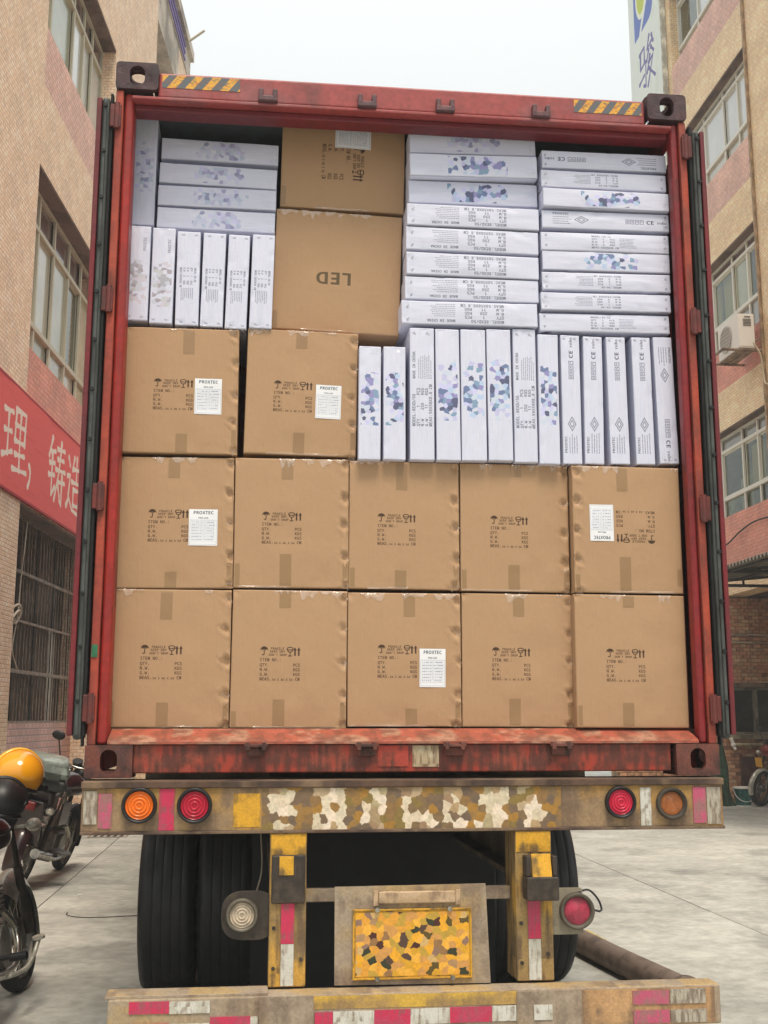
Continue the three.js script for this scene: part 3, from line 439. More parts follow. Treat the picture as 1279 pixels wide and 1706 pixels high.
// worn print: irregular flakes of several tones with ragged edges
function flakes(w, h, cell, seed, colorAt, ragged = 0.45) {
  const nx = Math.ceil(w / cell), ny = Math.ceil(h / cell);
  return (x, y) => {
    const X = x / cell + ragged * (fbm(x / cell * 2.2, y / cell * 2.2, 4096, seed + 5, 3) - 0.5), Y = y / cell + ragged * (fbm(x / cell * 2.2 + 50, y / cell * 2.2, 4096, seed + 6, 3) - 0.5);
    let best = 9, c = [0, 0];
    for (let j = -1; j < 2; j++) for (let i = -1; i < 2; i++) { const cx = floor(X) + i, cy = floor(Y) + j, px = cx + 0.1 + 0.8 * hash(cx, cy, seed), py = cy + 0.1 + 0.8 * hash(cx, cy, seed + 1), d = hypot(X - px, Y - py); if (d < best) { best = d; c = [cx, cy, px * cell, py * cell]; } }
    return colorAt(c[2] / w, c[3] / h, hash(c[0], c[1], seed + 2), hash(c[0], c[1], seed + 3));
  };
}
const pick = (list, k) => list[min(list.length - 1, floor(k * list.length))];
function printTex(w, h, fn) { const t = dataTex(w, h, (u, v) => fn(u * w, (1 - v) * h)); t.wrapS = t.wrapT = THREE.ClampToEdgeWrapping; return t; }
{
  const o = thing('container_trailer', 'dirty yellow container trailer under the red container with lamps and striped rear bar', 'trailer');
  const bar = mesh('rear_bumper', [span(-1.216, 1.206, 1.03, 1.205, -0.1, 0.05, 0.006)], M.chassis, o);
  mesh('top_flange', [span(-1.219, 1.209, 1.186, 1.212, -0.12, 0.062, 0.004)], M.chassisTop, bar);
  mesh('bottom_flange', [span(-1.217, 1.207, 1.022, 1.034, -0.1, 0.058, 0.003)], M.chassisTop, bar);
  const lw = 1.13, lh = 0.155, F = flakes(512, 70, 14, 77, (u, v, a, b) => {
    const L = [0.07, 0.225, 0.37, 0.51, 0.64, 0.765, 0.895].some((c, i) => abs(u - c + (v - 0.5) * 0.03 * (i % 3 - 1)) < 0.035 + 0.012 * (i % 2)), e = v < 0.1 || v > 0.93;
    return L && a < 0.74 && !e ? pick([[230, 212, 190], [214, 196, 170], [224, 208, 188], [216, 202, 176], [206, 192, 164]], b) : L && a < 0.84 ? pick([[178, 150, 112], [166, 142, 108], [176, 160, 124], [156, 128, 98], [184, 160, 128]], b) : false ? pick([[222, 202, 176], [202, 182, 154], [212, 194, 174], [192, 172, 142], [186, 180, 154]], b) : pick([[140, 108, 66], [152, 116, 62], [128, 104, 72], [120, 98, 76], [162, 120, 52], [134, 112, 60], [112, 94, 76]], b); });
  mesh('worn_lettering', place(new THREE.PlaneGeometry(lw, lh), 0.001, 1.106, 0.0515), std({ map: printTex(1024, 140, (x, y) => { const c = F(x / 2, y / 2), k = 0.9 + 0.2 * fbm(x / 9, y / 9, 4096, 3, 3); return [c[0] * k, c[1] * k, c[2] * k]; }), roughness: 0.75 }), bar, true);
  mesh('yellow_patch', span(-0.668, -0.57, 1.045, 1.165, 0.05, 0.0515, 0), M.yellow, bar);
  const strip = (x0, x1, y0, y1, m, z = 0.05, p = bar) => mesh('reflector_strip', span(x0, x1, y0, y1, z, z + 0.0035, 0), m, p);
  strip(-1.208, -1.16, 1.06, 1.177, M.tapeGrey); strip(-1.155, -1.106, 1.045, 1.168, M.tapeDull); strip(-0.937, -0.882, 1.036, 1.184, M.tapeRed);
  strip(0.876, 0.918, 1.036, 1.178, M.tapeWhite); strip(1.085, 1.136, 1.044, 1.178, M.tapeDull); strip(1.14, 1.195, 1.04, 1.178, M.tapeGrey);
  const ring = M.blackPlastic, dullRing = grimy(0x4a4238, 0.7, 0, 0.3);
  function roundLamp(parent, x, y, z, R, r, lens, ringMat, ridges, name = 'tail_light') {
    const L = mesh(name, place(lathe([[r * 0.9, -0.01], [r, 0.006], [r * 1.06, 0.016], [R * 0.94, 0.022], [R, 0.014], [R, -0.01]], 40, 'z'), x, y, z + 0.004), ringMat, parent);
    const pr = [[0, 0.016]]; for (let i = 1; i <= 40; i++) { const q = i / 40; pr.push([r * q, 0.016 - 0.006 * q * q + (ridges ? 0.0034 * cos(q * ridges * 2 * PI) : 0.0008 * cos(q * 60))]); } pr.push([r * 1.01, -0.004]);
    const g = lathe(pr.map(([a, b]) => [a, b]), 44, 'z'); mesh('lens', place(g, x, y, z), lens, L); return L;
  }
  const lensMat = (hex, rough, g) => g ? phys({ color: hex, map: scaled(grimeMap, 0.25), roughness: rough, clearcoat: 0.3, clearcoatRoughness: 0.4 }) : phys({ color: hex, roughness: rough, clearcoat: 0.7, clearcoatRoughness: 0.15 });
  roundLamp(bar, -1.008, 1.126, 0.05, 0.064, 0.05, lensMat(0xf27a1c, 0.3), ring, 4); roundLamp(bar, -0.809, 1.124, 0.05, 0.064, 0.05, lensMat(0xc0203c, 0.3), ring, 4);
  roundLamp(bar, 0.796, 1.124, 0.05, 0.06, 0.046, lensMat(0xd42a4c, 0.3), ring, 4); roundLamp(bar, 0.997, 1.118, 0.05, 0.06, 0.044, lensMat(0xb4692c, 0.6, 1), dullRing, 0);
  // the two uprights
  for (const s of [-1, 1]) {
    const x0 = s < 0 ? -0.53 : 0.384, x1 = s < 0 ? -0.396 : 0.524;
    const p = mesh('upright', [span(x0, x1, 0.485, 1.025, -0.03, 0.05, 0.005), span(x0, x0 + 0.012, 0.485, 1.02, -0.12, -0.0305, 0), span(x1 - 0.012, x1, 0.485, 1.02, -0.12, -0.0305, 0)], M.postPaint, o);
    mesh('yellow_band', span(x0 + 0.004, x1 - 0.004, 0.945, 1.018, 0.05, 0.0525, 0), M.yellow, p);
    if (s < 0) { mesh('latch_block', [span(-0.524, -0.402, 0.775, 0.945, 0.05, 0.066, 0.006)], M.greasy, p); mesh('yellow_flap', [span(-0.496, -0.444, 0.875, 0.942, 0.066, 0.07, 0.001)], M.yellow, p); }
    else { mesh('latch_block', [span(0.41, 0.532, 0.778, 0.862, 0.05, 0.125, 0.006), span(0.412, 0.43, 0.862, 0.935, 0.05, 0.11, 0.004), span(0.512, 0.53, 0.862, 0.935, 0.05, 0.11, 0.004)], M.greasy, p); mesh('yellow_flap', box(0.074, 0.085, 0.008, 0.472, 0.9, 0.1, 0.002, -0.25), M.yellow, p); }
    const c = s < 0 ? -0.463 : 0.452;
    strip(c - 0.024, c + 0.024, 0.635, 0.775, M.tapeRed, 0.05, p); strip(c - 0.023, c + 0.023, 0.49, 0.633, M.tapeWhite, 0.05, p);
    for (const [dx, y] of [[-0.05, 0.69], [0.05, 0.58], [-0.05, 0.55]]) mesh('bolt_head', cyl(0.007, 0.007, 0.01, c + dx, y, 0.054, PI / 2, 0, 8), M.greasy, p);
  }
  { // lamp plates on the uprights
    const a = rrect(0.2, 0.17, 0.08); const br = mesh('lamp_bracket', place(ext(a, 0.008, 0.001), -0.603, 0.731, 0.02), M.greasy, o);
    roundLamp(br, -0.628, 0.735, 0.032, 0.058, 0.044, lensMat(0xd9cbb8, 0.3, 1), grimy(0x6d675c, 0.5, 0.2, 0.3), 4, 'round_lamp');
    const b2 = mesh('lamp_bracket', place(ext(rrect(0.14, 0.165, 0.012), 0.008, 0.001), 0.574, 0.726, 0.02), grimy(0x8f8878, 0.7, 0.1, 0.4), o);
    roundLamp(b2, 0.619, 0.728, 0.032, 0.066, 0.05, lensMat(0xc23a58, 0.55, 1), grimy(0x5c564c, 0.6, 0.1, 0.3), 0, 'round_lamp');
    parts('lamp_wire', [tube([[0.62, 0.79, 0.03], [0.67, 0.8, 0.02], [0.71, 0.76, 0.02], [0.715, 0.725, 0.03], [0.68, 0.73, 0.03]], 0.004, 24, 6), tube([[0.56, 0.8, 0.0], [0.52, 0.88, -0.02], [0.5, 1.0, -0.05]], 0.0035, 12, 6)], M.blackPlastic, b2);
    mesh('lamp_wire', [tube([[-0.58, 0.8, 0.0], [-0.56, 0.88, -0.02], [-0.565, 1.02, -0.05]], 0.0035, 12, 6)], grimy(0x7a7468, 0.7), br);
  }
  mesh('cross_bar', span(-0.395, 0.383, 0.764, 0.812, -0.06, -0.032, 0.004), M.chassisGrey, o);
  { // number plate board
    const g = ext(poly([[-0.291, 0.487], [0.284, 0.483], [0.27, 0.833], [-0.292, 0.829]]), 0.006); const b = mesh('plate_board', place(g, 0, 0, 0.044), M.chassisGrey, o);
    mesh('plate_lamp', [span(-0.131, 0.155, 0.768, 0.812, 0.05, 0.066, 0.006), span(-0.15, -0.131, 0.76, 0.815, 0.05, 0.058, 0.002), span(0.155, 0.174, 0.76, 0.815, 0.05, 0.058, 0.002)], worn({ base: [196, 168, 136], alt: [178, 150, 116], rust: [128, 104, 82], rustAt: 0.6, m: 0.3, seed: 281, px: 256 }), b);
    const PF = flakes(200, 112, 12.5, 91, (u, v, a, k) => a < 0.68 ? pick([[232, 168, 40], [222, 158, 56], [214, 160, 40], [236, 176, 64], [206, 150, 80], [190, 154, 60]], k) : a < 0.84 ? pick([[172, 136, 96], [150, 112, 70], [206, 170, 110], [142, 112, 96]], k) : pick([[66, 44, 22], [84, 62, 50], [52, 56, 34], [74, 36, 28], [92, 76, 30]], k));
    const np = mesh('number_plate', span(-0.224, 0.212, 0.507, 0.747, 0.051, 0.056, 0.002), M.yellow, b);
    mesh('plate_face', place(new THREE.PlaneGeometry(0.418, 0.222), -0.006, 0.627, 0.0575), std({ map: printTex(600, 336, (x, y) => { const c = PF(x / 3, y / 3), k = 0.92 + 0.16 * fbm(x / 12, y / 12, 4096, 8, 3); return [c[0] * k, c[1] * k, c[2] * k]; }), roughness: 0.5 }), np, true);
    mesh('plate_rim', [span(-0.226, 0.214, 0.744, 0.75, 0.0565, 0.061, 0.001), span(-0.226, 0.214, 0.505, 0.511, 0.0565, 0.061, 0.001), span(-0.226, -0.22, 0.511, 0.744, 0.0565, 0.061, 0.001), span(0.208, 0.214, 0.511, 0.744, 0.0565, 0.061, 0.001)], M.yellow, np);
    for (const [x, y] of [[-0.136, 0.748], [0.132, 0.748], [-0.136, 0.508], [0.14, 0.508]]) mesh('plate_bolt', [cyl(0.009, 0.009, 0.012, x, y, 0.064, PI / 2, 0, 10)], M.chrome, np);
  }
  { // underrun bar with its tape
    const dent = (g) => g;
    const b = mesh('underrun_bar', [dent(span(-1.085, 1.125, 0.34, 0.478, 0.03, 0.135, 0.01)), span(-1.095, -0.53, 0.475, 0.487, 0.02, 0.13, 0.003), span(-0.56, -0.37, 0.33, 0.474, 0.1352, 0.142, 0.004), span(0.36, 0.6, 0.335, 0.47, 0.1352, 0.14, 0.004)], M.chassisGrey, o);
    mesh('yellow_paint', span(-0.37, 0.36, 0.428, 0.472, 0.1352, 0.1366, 0), worn({ base: [168, 136, 84], alt: [206, 166, 66], rust: [128, 104, 80], altAt: 0.55, m: 0.5, seed: 291, px: 256 }), b);
    mesh('ochre_paint', span(0.6, 1.1, 0.345, 0.47, 0.1352, 0.1366, 0), worn({ base: [176, 138, 96], alt: [190, 150, 106], rust: [120, 96, 76], altAt: 0.55, rustAt: 0.6, m: 0.5, seed: 297, px: 256 }), b);
    const s2 = (x0, x1, y0, y1, m, z = 0.1354) => strip(x0, x1, y0, y1, m, z, b);
    s2(-1.01, -0.872, 0.428, 0.468, M.tapeRed); s2(-0.872, -0.732, 0.426, 0.466, M.tapeWhite); s2(-1.01, -0.872, 0.352, 0.395, M.tapeRed); s2(-0.872, -0.732, 0.35, 0.393, M.tapeWhite);
    s2(-0.73, -0.59, 0.36, 0.412, M.tapeRed); s2(-0.59, -0.565, 0.36, 0.41, M.tapeWhite);
    [[-0.365, -0.3], [-0.3, -0.155], [-0.155, -0.025], [-0.025, 0.117], [0.117, 0.27], [0.27, 0.358]].forEach(([x0, x1], i) => s2(x0, x1, 0.366 + i * 0.0012, 0.418 + i * 0.0012, i % 2 ? M.tapeWhite : M.tapeRed));
    s2(0.422, 0.49, 0.373, 0.424, M.tapeWhite, 0.1402); s2(0.79, 0.926, 0.415, 0.462, M.tapeDull, 0.137); s2(0.93, 1.064, 0.415, 0.466, M.tapeGrey, 0.137); s2(0.79, 0.926, 0.35, 0.395, M.tapeDull, 0.137); s2(0.93, 1.066, 0.35, 0.395, M.tapeGrey, 0.137);
  }
  // frame, axles and dual wheels
  for (const s of [-1, 1]) mesh('frame_rail', [span(s * 0.46 - 0.07, s * 0.46 + 0.07, 1.17, 1.19, -11.8, -0.11, 0), span(s * 0.46 - 0.008, s * 0.46 + 0.008, 0.86, 1.17, -11.8, -0.12, 0), span(s * 0.46 - 0.07, s * 0.46 + 0.07, 0.84, 0.86, -11.8, -0.12, 0)], M.under, o);
  for (const z of [-0.9, -1.7, -2.85, -4.1, -5.6, -7.4, -9.4, -11.2]) mesh('cross_member', span(-1.15, 1.15, 1.05, 1.17, z - 0.05, z + 0.05, 0), M.under, o);
  mesh('shade_sheet', [span(-0.6, 0.6, 0.16, 1.02, -1.42, -1.405, 0)], M.rubber, o);  // black sheet added to keep the underside between the wheels dark
  parts('fender_sheet', [span(-1.18, -0.62, 1.06, 1.075, -5.6, -1.45, 0), span(0.62, 1.18, 1.06, 1.075, -5.6, -1.45, 0)], M.under, o);
  const R = 0.5;
  const tp = [[0.29, -0.11], [0.36, -0.138], [0.43, -0.142], [0.475, -0.135], [0.495, -0.115]]; for (let i = -4; i <= 4; i++) { const x = i * 0.024; tp.push([R, x - 0.0095], [R, x + 0.0055]); if (i < 4 && i % 2) tp.push([R - 0.004, x + 0.0065], [R - 0.004, x + 0.0095]); } tp.push([0.495, 0.115], [0.475, 0.135], [0.43, 0.142], [0.36, 0.138], [0.29, 0.11]);
  const tg = triUV(lathe(tp, 64, 'x')), rg = triUV(lathe([[0.06, 0.02], [0.06, 0.05], [0.13, 0.05], [0.15, 0.0], [0.27, -0.02], [0.285, -0.1], [0.3, -0.11], [0.3, -0.1], [0.29, 0.1], [0.3, 0.11], [0.27, 0.1]], 36, 'x'));
  for (const z of [-2.2, -3.5, -4.8]) {
    mesh('axle', [rod([-0.95, R, z], [0.95, R, z], 0.065), span(-0.52, -0.37, 0.5, 0.84, z - 0.12, z + 0.12, 0), span(0.37, 0.52, 0.5, 0.84, z - 0.12, z + 0.12, 0)], M.under, o);
    for (const x of [-1.035, -0.735, 0.69, 0.985]) { const t = new THREE.Mesh(tg, M.tyre); t.name = 'tyre'; t.position.set(x, R, z); t.castShadow = t.receiveShadow = true; o.add(t); const r = new THREE.Mesh(rg, M.greasy); r.name = 'rim'; r.rotation.y = x > 0 ? PI : 0; t.add(r); }
  }
  for (const s of [-1, 1]) mesh('landing_leg', [span(s * 0.6 - 0.06, s * 0.6 + 0.06, 0.05, 1.0, -9.06, -8.94, 0), span(s * 0.6 - 0.13, s * 0.6 + 0.13, 0.005, 0.05, -9.13, -8.87, 0)], M.under, o);
}

// ------------------------------------------------------------------ cartons
const INK = '#3c2818';
function cardboard(g, w, h, seed) {
  g.fillStyle = '#b28f6c'; g.fillRect(0, 0, w, h);
  for (let i = 0; i < 700; i++) { g.fillStyle = `rgba(${i % 2 ? '194,160,126' : '152,120,88'},${0.03 + 0.05 * hash(i, 9, seed)})`; const r = hash(i, 3, seed); g.fillRect(hash(i, 1, seed) * w, hash(i, 2, seed) * h, r < 0.7 ? 1.5 : 20 * r, r < 0.7 ? 20 + 160 * hash(i, 4, seed) : 30 * hash(i, 5, seed)); }
  for (let i = 0; i < 900; i++) { g.fillStyle = i % 3 ? 'rgba(140,100,62,0.25)' : 'rgba(220,186,140,0.25)'; g.fillRect(hash(i, 6, seed) * w, hash(i, 7, seed) * h, 1 + 2 * hash(i, 8, seed), 1); }
}
function shippingMarks(g, x, y, s, seed) {                         // s = width of the printed block in pixels
  g.save(); g.translate(x, y); g.scale(s / 210, s / 210); g.fillStyle = g.strokeStyle = INK; g.globalAlpha = 0.95; g.lineWidth = 4.5;
  g.beginPath(); g.arc(22, 18, 21, PI, 2 * PI); g.fill(); g.fillStyle = '#b28f6c'; for (const dx of [8, 22, 36]) { g.beginPath(); g.arc(dx, 18, 6, PI, 2 * PI); g.fill(); } g.fillStyle = INK; g.beginPath(); g.moveTo(22, 14); g.lineTo(22, 36); g.arc(17, 36, 5, 0, PI); g.stroke();
  g.font = 'bold 17px monospace'; g.fillText('FRAGILE', 56, 13); g.fillText('KEEP DRY', 51, 29); g.font = 'bold 16px monospace'; g.fillText("DON'T DROP", 46, 45);
  g.beginPath(); g.ellipse(158, 8, 16, 7, 0, 0, 7); g.stroke(); g.beginPath(); g.moveTo(143, 10); g.quadraticCurveTo(146, 26, 158, 26); g.quadraticCurveTo(170, 26, 173, 10); g.moveTo(158, 26); g.lineTo(158, 44); g.moveTo(148, 45); g.lineTo(168, 45); g.stroke();
  for (const ax of [184, 204]) { g.fillRect(ax - 4, 12, 8, 32); g.beginPath(); g.moveTo(ax - 9, 16); g.lineTo(ax, 0); g.lineTo(ax + 9, 16); g.fill(); }
  g.font = 'bold 21px monospace'; g.fillText('ITEM NO.:', 0, 72); g.fillText('QTY.', 0, 98); g.fillText('PCS', 174, 98); g.fillText('N.W.', 0, 122); g.fillText('KGS', 174, 122); g.fillText('G.W.', 0, 146); g.fillText('KGS', 174, 146); g.fillText('MEAS.', 0, 170); g.fillText('CM', 186, 170);
  g.font = 'bold 15px monospace'; g.fillText('54 X 46 X 54', 66, 171); g.restore();
}
const brownFront = (kind, seed) => canvasTex(512, 592, (g, w, h) => {
  cardboard(g, w, h, seed);
  if (kind === 'marks') shippingMarks(g, 0.255 * w, 0.41 * h, 0.345 * w, seed);
  if (kind === 'flip') { g.translate(w, h); g.rotate(PI); shippingMarks(g, 0.24 * w, 0.4 * h, 0.36 * w, seed); }
  if (kind === 'side') { g.translate(0.68 * w, 0.34 * h); g.rotate(PI / 2); shippingMarks(g, 0, 0, 0.42 * w, seed); }
  if (kind === 'led') { g.translate(0.62 * w, 0.5 * h); g.rotate(PI); g.fillStyle = '#5f4f38'; g.font = 'bold 84px sans-serif'; g.fillText('LED', 0, 0); }
});
const cardBump = dataTex(256, 256, (u, v) => { const h = 255 * (0.35 * fbm(u * 64, v * 3, 192, 401, 2) + 0.65 * fbm(u * 30, v * 30, 30, 411, 4)); return [h, h, h]; }, false);
const brownMat = (kind, seed) => std({ map: brownFront(kind, seed), bumpMap: cardBump, bumpScale: 0.0012, roughness: 0.78 });
M.brown = { marks: [brownMat('marks', 1), brownMat('marks', 2), brownMat('marks', 3)], flip: [brownMat('flip', 4)], side: [brownMat('side', 5)], led: [brownMat('led', 6)] };
M.packTape = phys({ color: 0x9a7a56, roughness: 0.38, clearcoat: 0.2, clearcoatRoughness: 0.3 });
M.clearTape = phys({ color: 0xfff6ea, transmission: 0.74, thickness: 0, roughness: 0.12, ior: 1.5 });
M.filmTape = phys({ color: 0xffffff, transmission: 0.9, thickness: 0, roughness: 0.12, ior: 1.5 });
const labelTex = canvasTex(256, 352, (g, w, h) => {
  g.fillStyle = '#eceef2'; g.fillRect(0, 0, w, h); g.fillStyle = '#3b4048'; g.font = 'bold 42px sans-serif'; g.textAlign = 'center'; g.fillText('PROXTEC', w / 2, 48); g.font = 'bold 22px sans-serif'; g.fillText('PRO-LED', w / 2, 92);
  g.strokeStyle = '#8f97b0'; g.lineWidth = 2; g.fillStyle = '#7d86a8'; g.textAlign = 'left';
  for (let i = 0; i < 8; i++) { const y = 112 + i * 28; g.beginPath(); g.moveTo(18, y); g.lineTo(w - 18, y); g.stroke(); for (const c of [0, 1]) if (i < 7) for (let k = 0; k < 5; k++) g.fillRect(26 + c * 112 + k * 19, y + 10, 12 * (0.5 + hash(i, k + c * 9, 2)), 7); }
  g.beginPath(); g.moveTo(w / 2, 112); g.lineTo(w / 2, 280); g.stroke(); g.strokeRect(10, 104, w - 20, h - 116);
});
M.label = std({ map: labelTex, roughness: 0.45 });

// a carton: its front is one grid that bulges, dents and rolls over into the edges
function cartonShape(w, h, d, seed, { bulge = 0.004, dents = [], r = 0.005, nx = 36, ny = 40, rough = 0.0016 } = {}) {
  const roll = (e) => (e >= r ? 0 : -(r - sqrt(max(0, r * r - (r - e) * (r - e)))));
  const zAt = (x, y) => {
    const a = x / w + 0.5, b = y / h + 0.5, ex = min(x + w / 2, w / 2 - x), ey = min(y + h / 2, h / 2 - y);
    const wob = 0.0022 * (vn(a * 5 + 7, b * 5 + 3, 64, seed) - 0.5) + 1 * 0;
    let z = bulge * (4 * a * (1 - a)) * (4 * b * (1 - b)) + rough * 2 * (fbm(a * 4, b * 4, 64, seed + 1, 3) - 0.5) * min(1, ex * 40, ey * 40) + roll(max(0, ex + wob * 0.6)) + roll(max(0, ey + wob * 0.6));
    for (const [px, py, R, D] of dents) { const dx = x - px, dy = y - py, q = hypot(dx, dy * 0.8) / R; if (q < 2.4) { z -= D * exp(-q * q * 1.6); z += D * 0.4 * exp(-((q - 1.3) ** 2) * 5) * (0.5 + 0.5 * sin(atan2(dy, dx) * 5 + seed)); } }
    return z;
  };
  const axis = (L, n) => { const e = [0, 0.0012, 0.003, 0.0055, 0.009], a = e.map((q) => -L / 2 + q); for (let i = 1; i < n; i++) a.push(-L / 2 + 0.009 + (L - 0.018) * i / n); return [...a, ...e.slice().reverse().map((q) => L / 2 - q)]; };
  const X = axis(w, nx), Y = axis(h, ny), P = [], U = [], I = [], cols = X.length;
  for (const y of Y) for (const x of X) { P.push(x, y, zAt(x, y)); U.push(x / w + 0.5, y / h + 0.5); }
  for (let j = 0; j + 1 < Y.length; j++) for (let i = 0; i + 1 < cols; i++) { const a = j * cols + i; I.push(a, a + 1, a + cols, a + 1, a + cols + 1, a + cols); }
  const front = new THREE.BufferGeometry(); front.setAttribute('position', new THREE.Float32BufferAttribute(P, 3)); front.setAttribute('uv', new THREE.Float32BufferAttribute(U, 2)); front.setIndex(I); front.computeVertexNormals();
  const back = new THREE.BoxGeometry(w, h, d - 2 * r), uv = back.attributes.uv; for (let i = 0; i < uv.count; i++) uv.setXY(i, 0.03 + uv.getX(i) * 0.14, 0.03 + uv.getY(i) * 0.3);
  back.translate(0, 0, -2 * r + 0.0002 - (d - 2 * r) / 2 + 0.0);
  return { geometry: mergeGeometries([front.toNonIndexed(), back.toNonIndexed()]), zAt };
}
function patch(zAt, x0, x1, y0, y1, lift, nx = 8, ny = 8, extra = () => 0, turn = 0, rag = null) { // a sheet that follows the front of a carton
  const g = new THREE.PlaneGeometry(1, 1, nx, ny), p = g.attributes.position, cx = (x0 + x1) / 2, cy = (y0 + y1) / 2;
  for (let i = 0; i < p.count; i++) { const u = p.getX(i) * (x1 - x0), v = (rag ? 0.5 - (0.5 - p.getY(i)) * rag(p.getX(i) + 0.5) : p.getY(i)) * (y1 - y0), x = cx + u * cos(turn) - v * sin(turn), y = cy + u * sin(turn) + v * cos(turn); p.setXYZ(i, x, y, zAt(x, y) + lift + extra(p.getX(i) + 0.5, p.getY(i) + 0.5)); }
  g.computeVertexNormals(); return g;
}
const SEE = [-0.584, 1.438, 4.397];                                    // the rows were measured on the plane z = -0.05; stand them at their own depth
const at = (cx, cy, w, h, z) => { const k = (4.397 - z) / 4.447; return [SEE[0] + (cx - SEE[0]) * k, SEE[1] + (cy - SEE[1]) * k, w * k, h * k]; };
function brownCarton([cx, cy, w, h, a], z, kind, label, seed, { sticker, top = 1, bottom = 1, dentSide = 1, group = 'brown cartons stacked in the container' } = {}) {
  const [X, Y, W, H] = at(cx, cy, w, h, z), R = rng(seed * 77 + 5), dents = [];
  if (dentSide) for (let i = 0; i < 5; i++) dents.push([dentSide * (W / 2 - 0.008 - R() * 0.014), H / 2 - 0.02 - i * H * 0.235 - R() * 0.02, 0.013 + R() * 0.006, 0.014 + R() * 0.008]);
  dents.push([-W / 2 + 0.01, H / 2 - 0.01, 0.012, 0.008], [(R() - 0.5) * W * 0.7, -H * 0.32 - R() * 0.08, 0.05, 0.0025], [(R() - 0.3) * W * 0.5, H * (R() - 0.5) * 0.5, 0.07, 0.003]);
  const { geometry, zAt } = cartonShape(W, H, 0.5, seed, { dents, bulge: 0.003 + R() * 0.004 });
  const uv = geometry.attributes.uv, ju = (R() - 0.5) * 0.035, jv = (R() - 0.5) * 0.03; for (let i = 0; i < uv.count; i++) uv.setXY(i, uv.getX(i) + ju, uv.getY(i) + jv);
  const o = thing('cardboard_carton', label, 'cardboard box', [X, Y, z], 0, group); o.rotation.z = a * PI / 180; o.userData.group = group;
  mesh('carton', geometry, pick(M.brown[kind], R()), o, true);
  const tw = 0.046, tx = (R() - 0.5) * 0.06;
  if (top) { const L = 0.05 + R() * 0.07; mesh('tape_strip', patch(zAt, tx - tw / 2, tx + tw / 2, H / 2 - L, H / 2 - 0.001, 0.0006, 6, 14, (u, v) => 0.0008 * (fbm(u * 4, v * 6, 64, seed + 3, 2) - 0.5)), M.packTape, o); }
  if (bottom) { const L = 0.06 + R() * 0.09, t2 = tx + (R() - 0.5) * 0.05; mesh('tape_strip', patch(zAt, t2 - tw / 2, t2 + tw / 2, -H / 2 + 0.001, -H / 2 + L, 0.0006, 6, 14, (u, v) => 0.0008 * (fbm(u * 4, v * 6, 64, seed + 4, 2) - 0.5)), M.packTape, o); }
  if (R() < 0.7) mesh('tape_strip', patch(zAt, -W / 2 + 0.001, -W / 2 + 0.024, -H / 2 + 0.002, -H / 2 + 0.05 + R() * 0.06, 0.0006, 4, 8), M.packTape, o);
  if (dentSide && R() < 0.8) mesh('tape_strip', patch(zAt, W / 2 - 0.024, W / 2 - 0.001, -H / 2 + 0.03, -H / 2 + 0.1, 0.0006, 4, 8), M.packTape, o);
  // crumpled clear tape along the top edge and over the dents
  const bits = []; let x = -W / 2 + 0.004;
  while (x < W / 2 - 0.02) { const L = 0.03 + R() * 0.09, hgt = 0.008 + R() * 0.02, s = floor(R() * 999); if (R() < 0.55) bits.push(patch(zAt, x, min(W / 2 - 0.002, x + L), H / 2 - hgt, H / 2 - 0.0005, 0.0012, 20, 4, (u, v) => 0.011 * (fbm(u * 7, v * 2.5 + u * 3, 64, s, 3) - 0.35) * (0.25 + v), (R() - 0.5) * 0.05, (u) => 0.15 + 1.5 * vn(u * 7 + s, 3, 4096, s) * min(1, u * 8, (1 - u) * 8))); x += L + R() * 0.03; }
  for (const [px, py, q] of dents.slice(0, dentSide ? 5 : 0)) { const s = floor(R() * 999); bits.push(patch(zAt, px - 0.012, min(W / 2 - 0.001, px + 0.014), py - 0.014, py + 0.012, 0.001, 7, 7, (u, v) => 0.011 * (fbm(u * 4, v * 4, 64, s, 3) - 0.45), R() * 1.6 - 0.8, (u) => 0.25 + 0.9 * vn(u * 4 + s, 5, 4096, s))); }
  if (R() < 0.8) { const L = 0.12 + R() * 0.2, c = (R() - 0.5) * (W - L), s = floor(R() * 999); bits.push(patch(zAt, c - L / 2, c + L / 2, -H / 2 + 0.0005, -H / 2 + 0.008, 0.001, 16, 3, (u, v) => 0.009 * (fbm(u * 7, v * 2, 64, s, 3) - 0.3))); }
  parts('crumpled_tape', bits, M.clearTape, o);
  if (sticker) { const [x0, y0, x1, y1, flip] = sticker, q = (cxx, cyy) => { const k = (4.397 - z) / 4.447; return [SEE[0] + (cxx - SEE[0]) * k - X, SEE[1] + (cyy - SEE[1]) * k - Y]; }, A = q(x0, y0), B = q(x1, y1); const g = patch(zAt, A[0], B[0], B[1], A[1], 0.0014, 8, 10, (u, v) => 0.0006 * sin(u * 5 + v * 3), (R() - 0.5) * 0.02); if (flip) { const t = g.attributes.uv; for (let i = 0; i < t.count; i++) t.setXY(i, 1 - t.getX(i), 1 - t.getY(i)); } mesh('paper_label', g, M.label, o, true); }
  return o;
}
const ord = ['leftmost', 'second from left', 'third from left', 'fourth from left', 'fifth from left'];
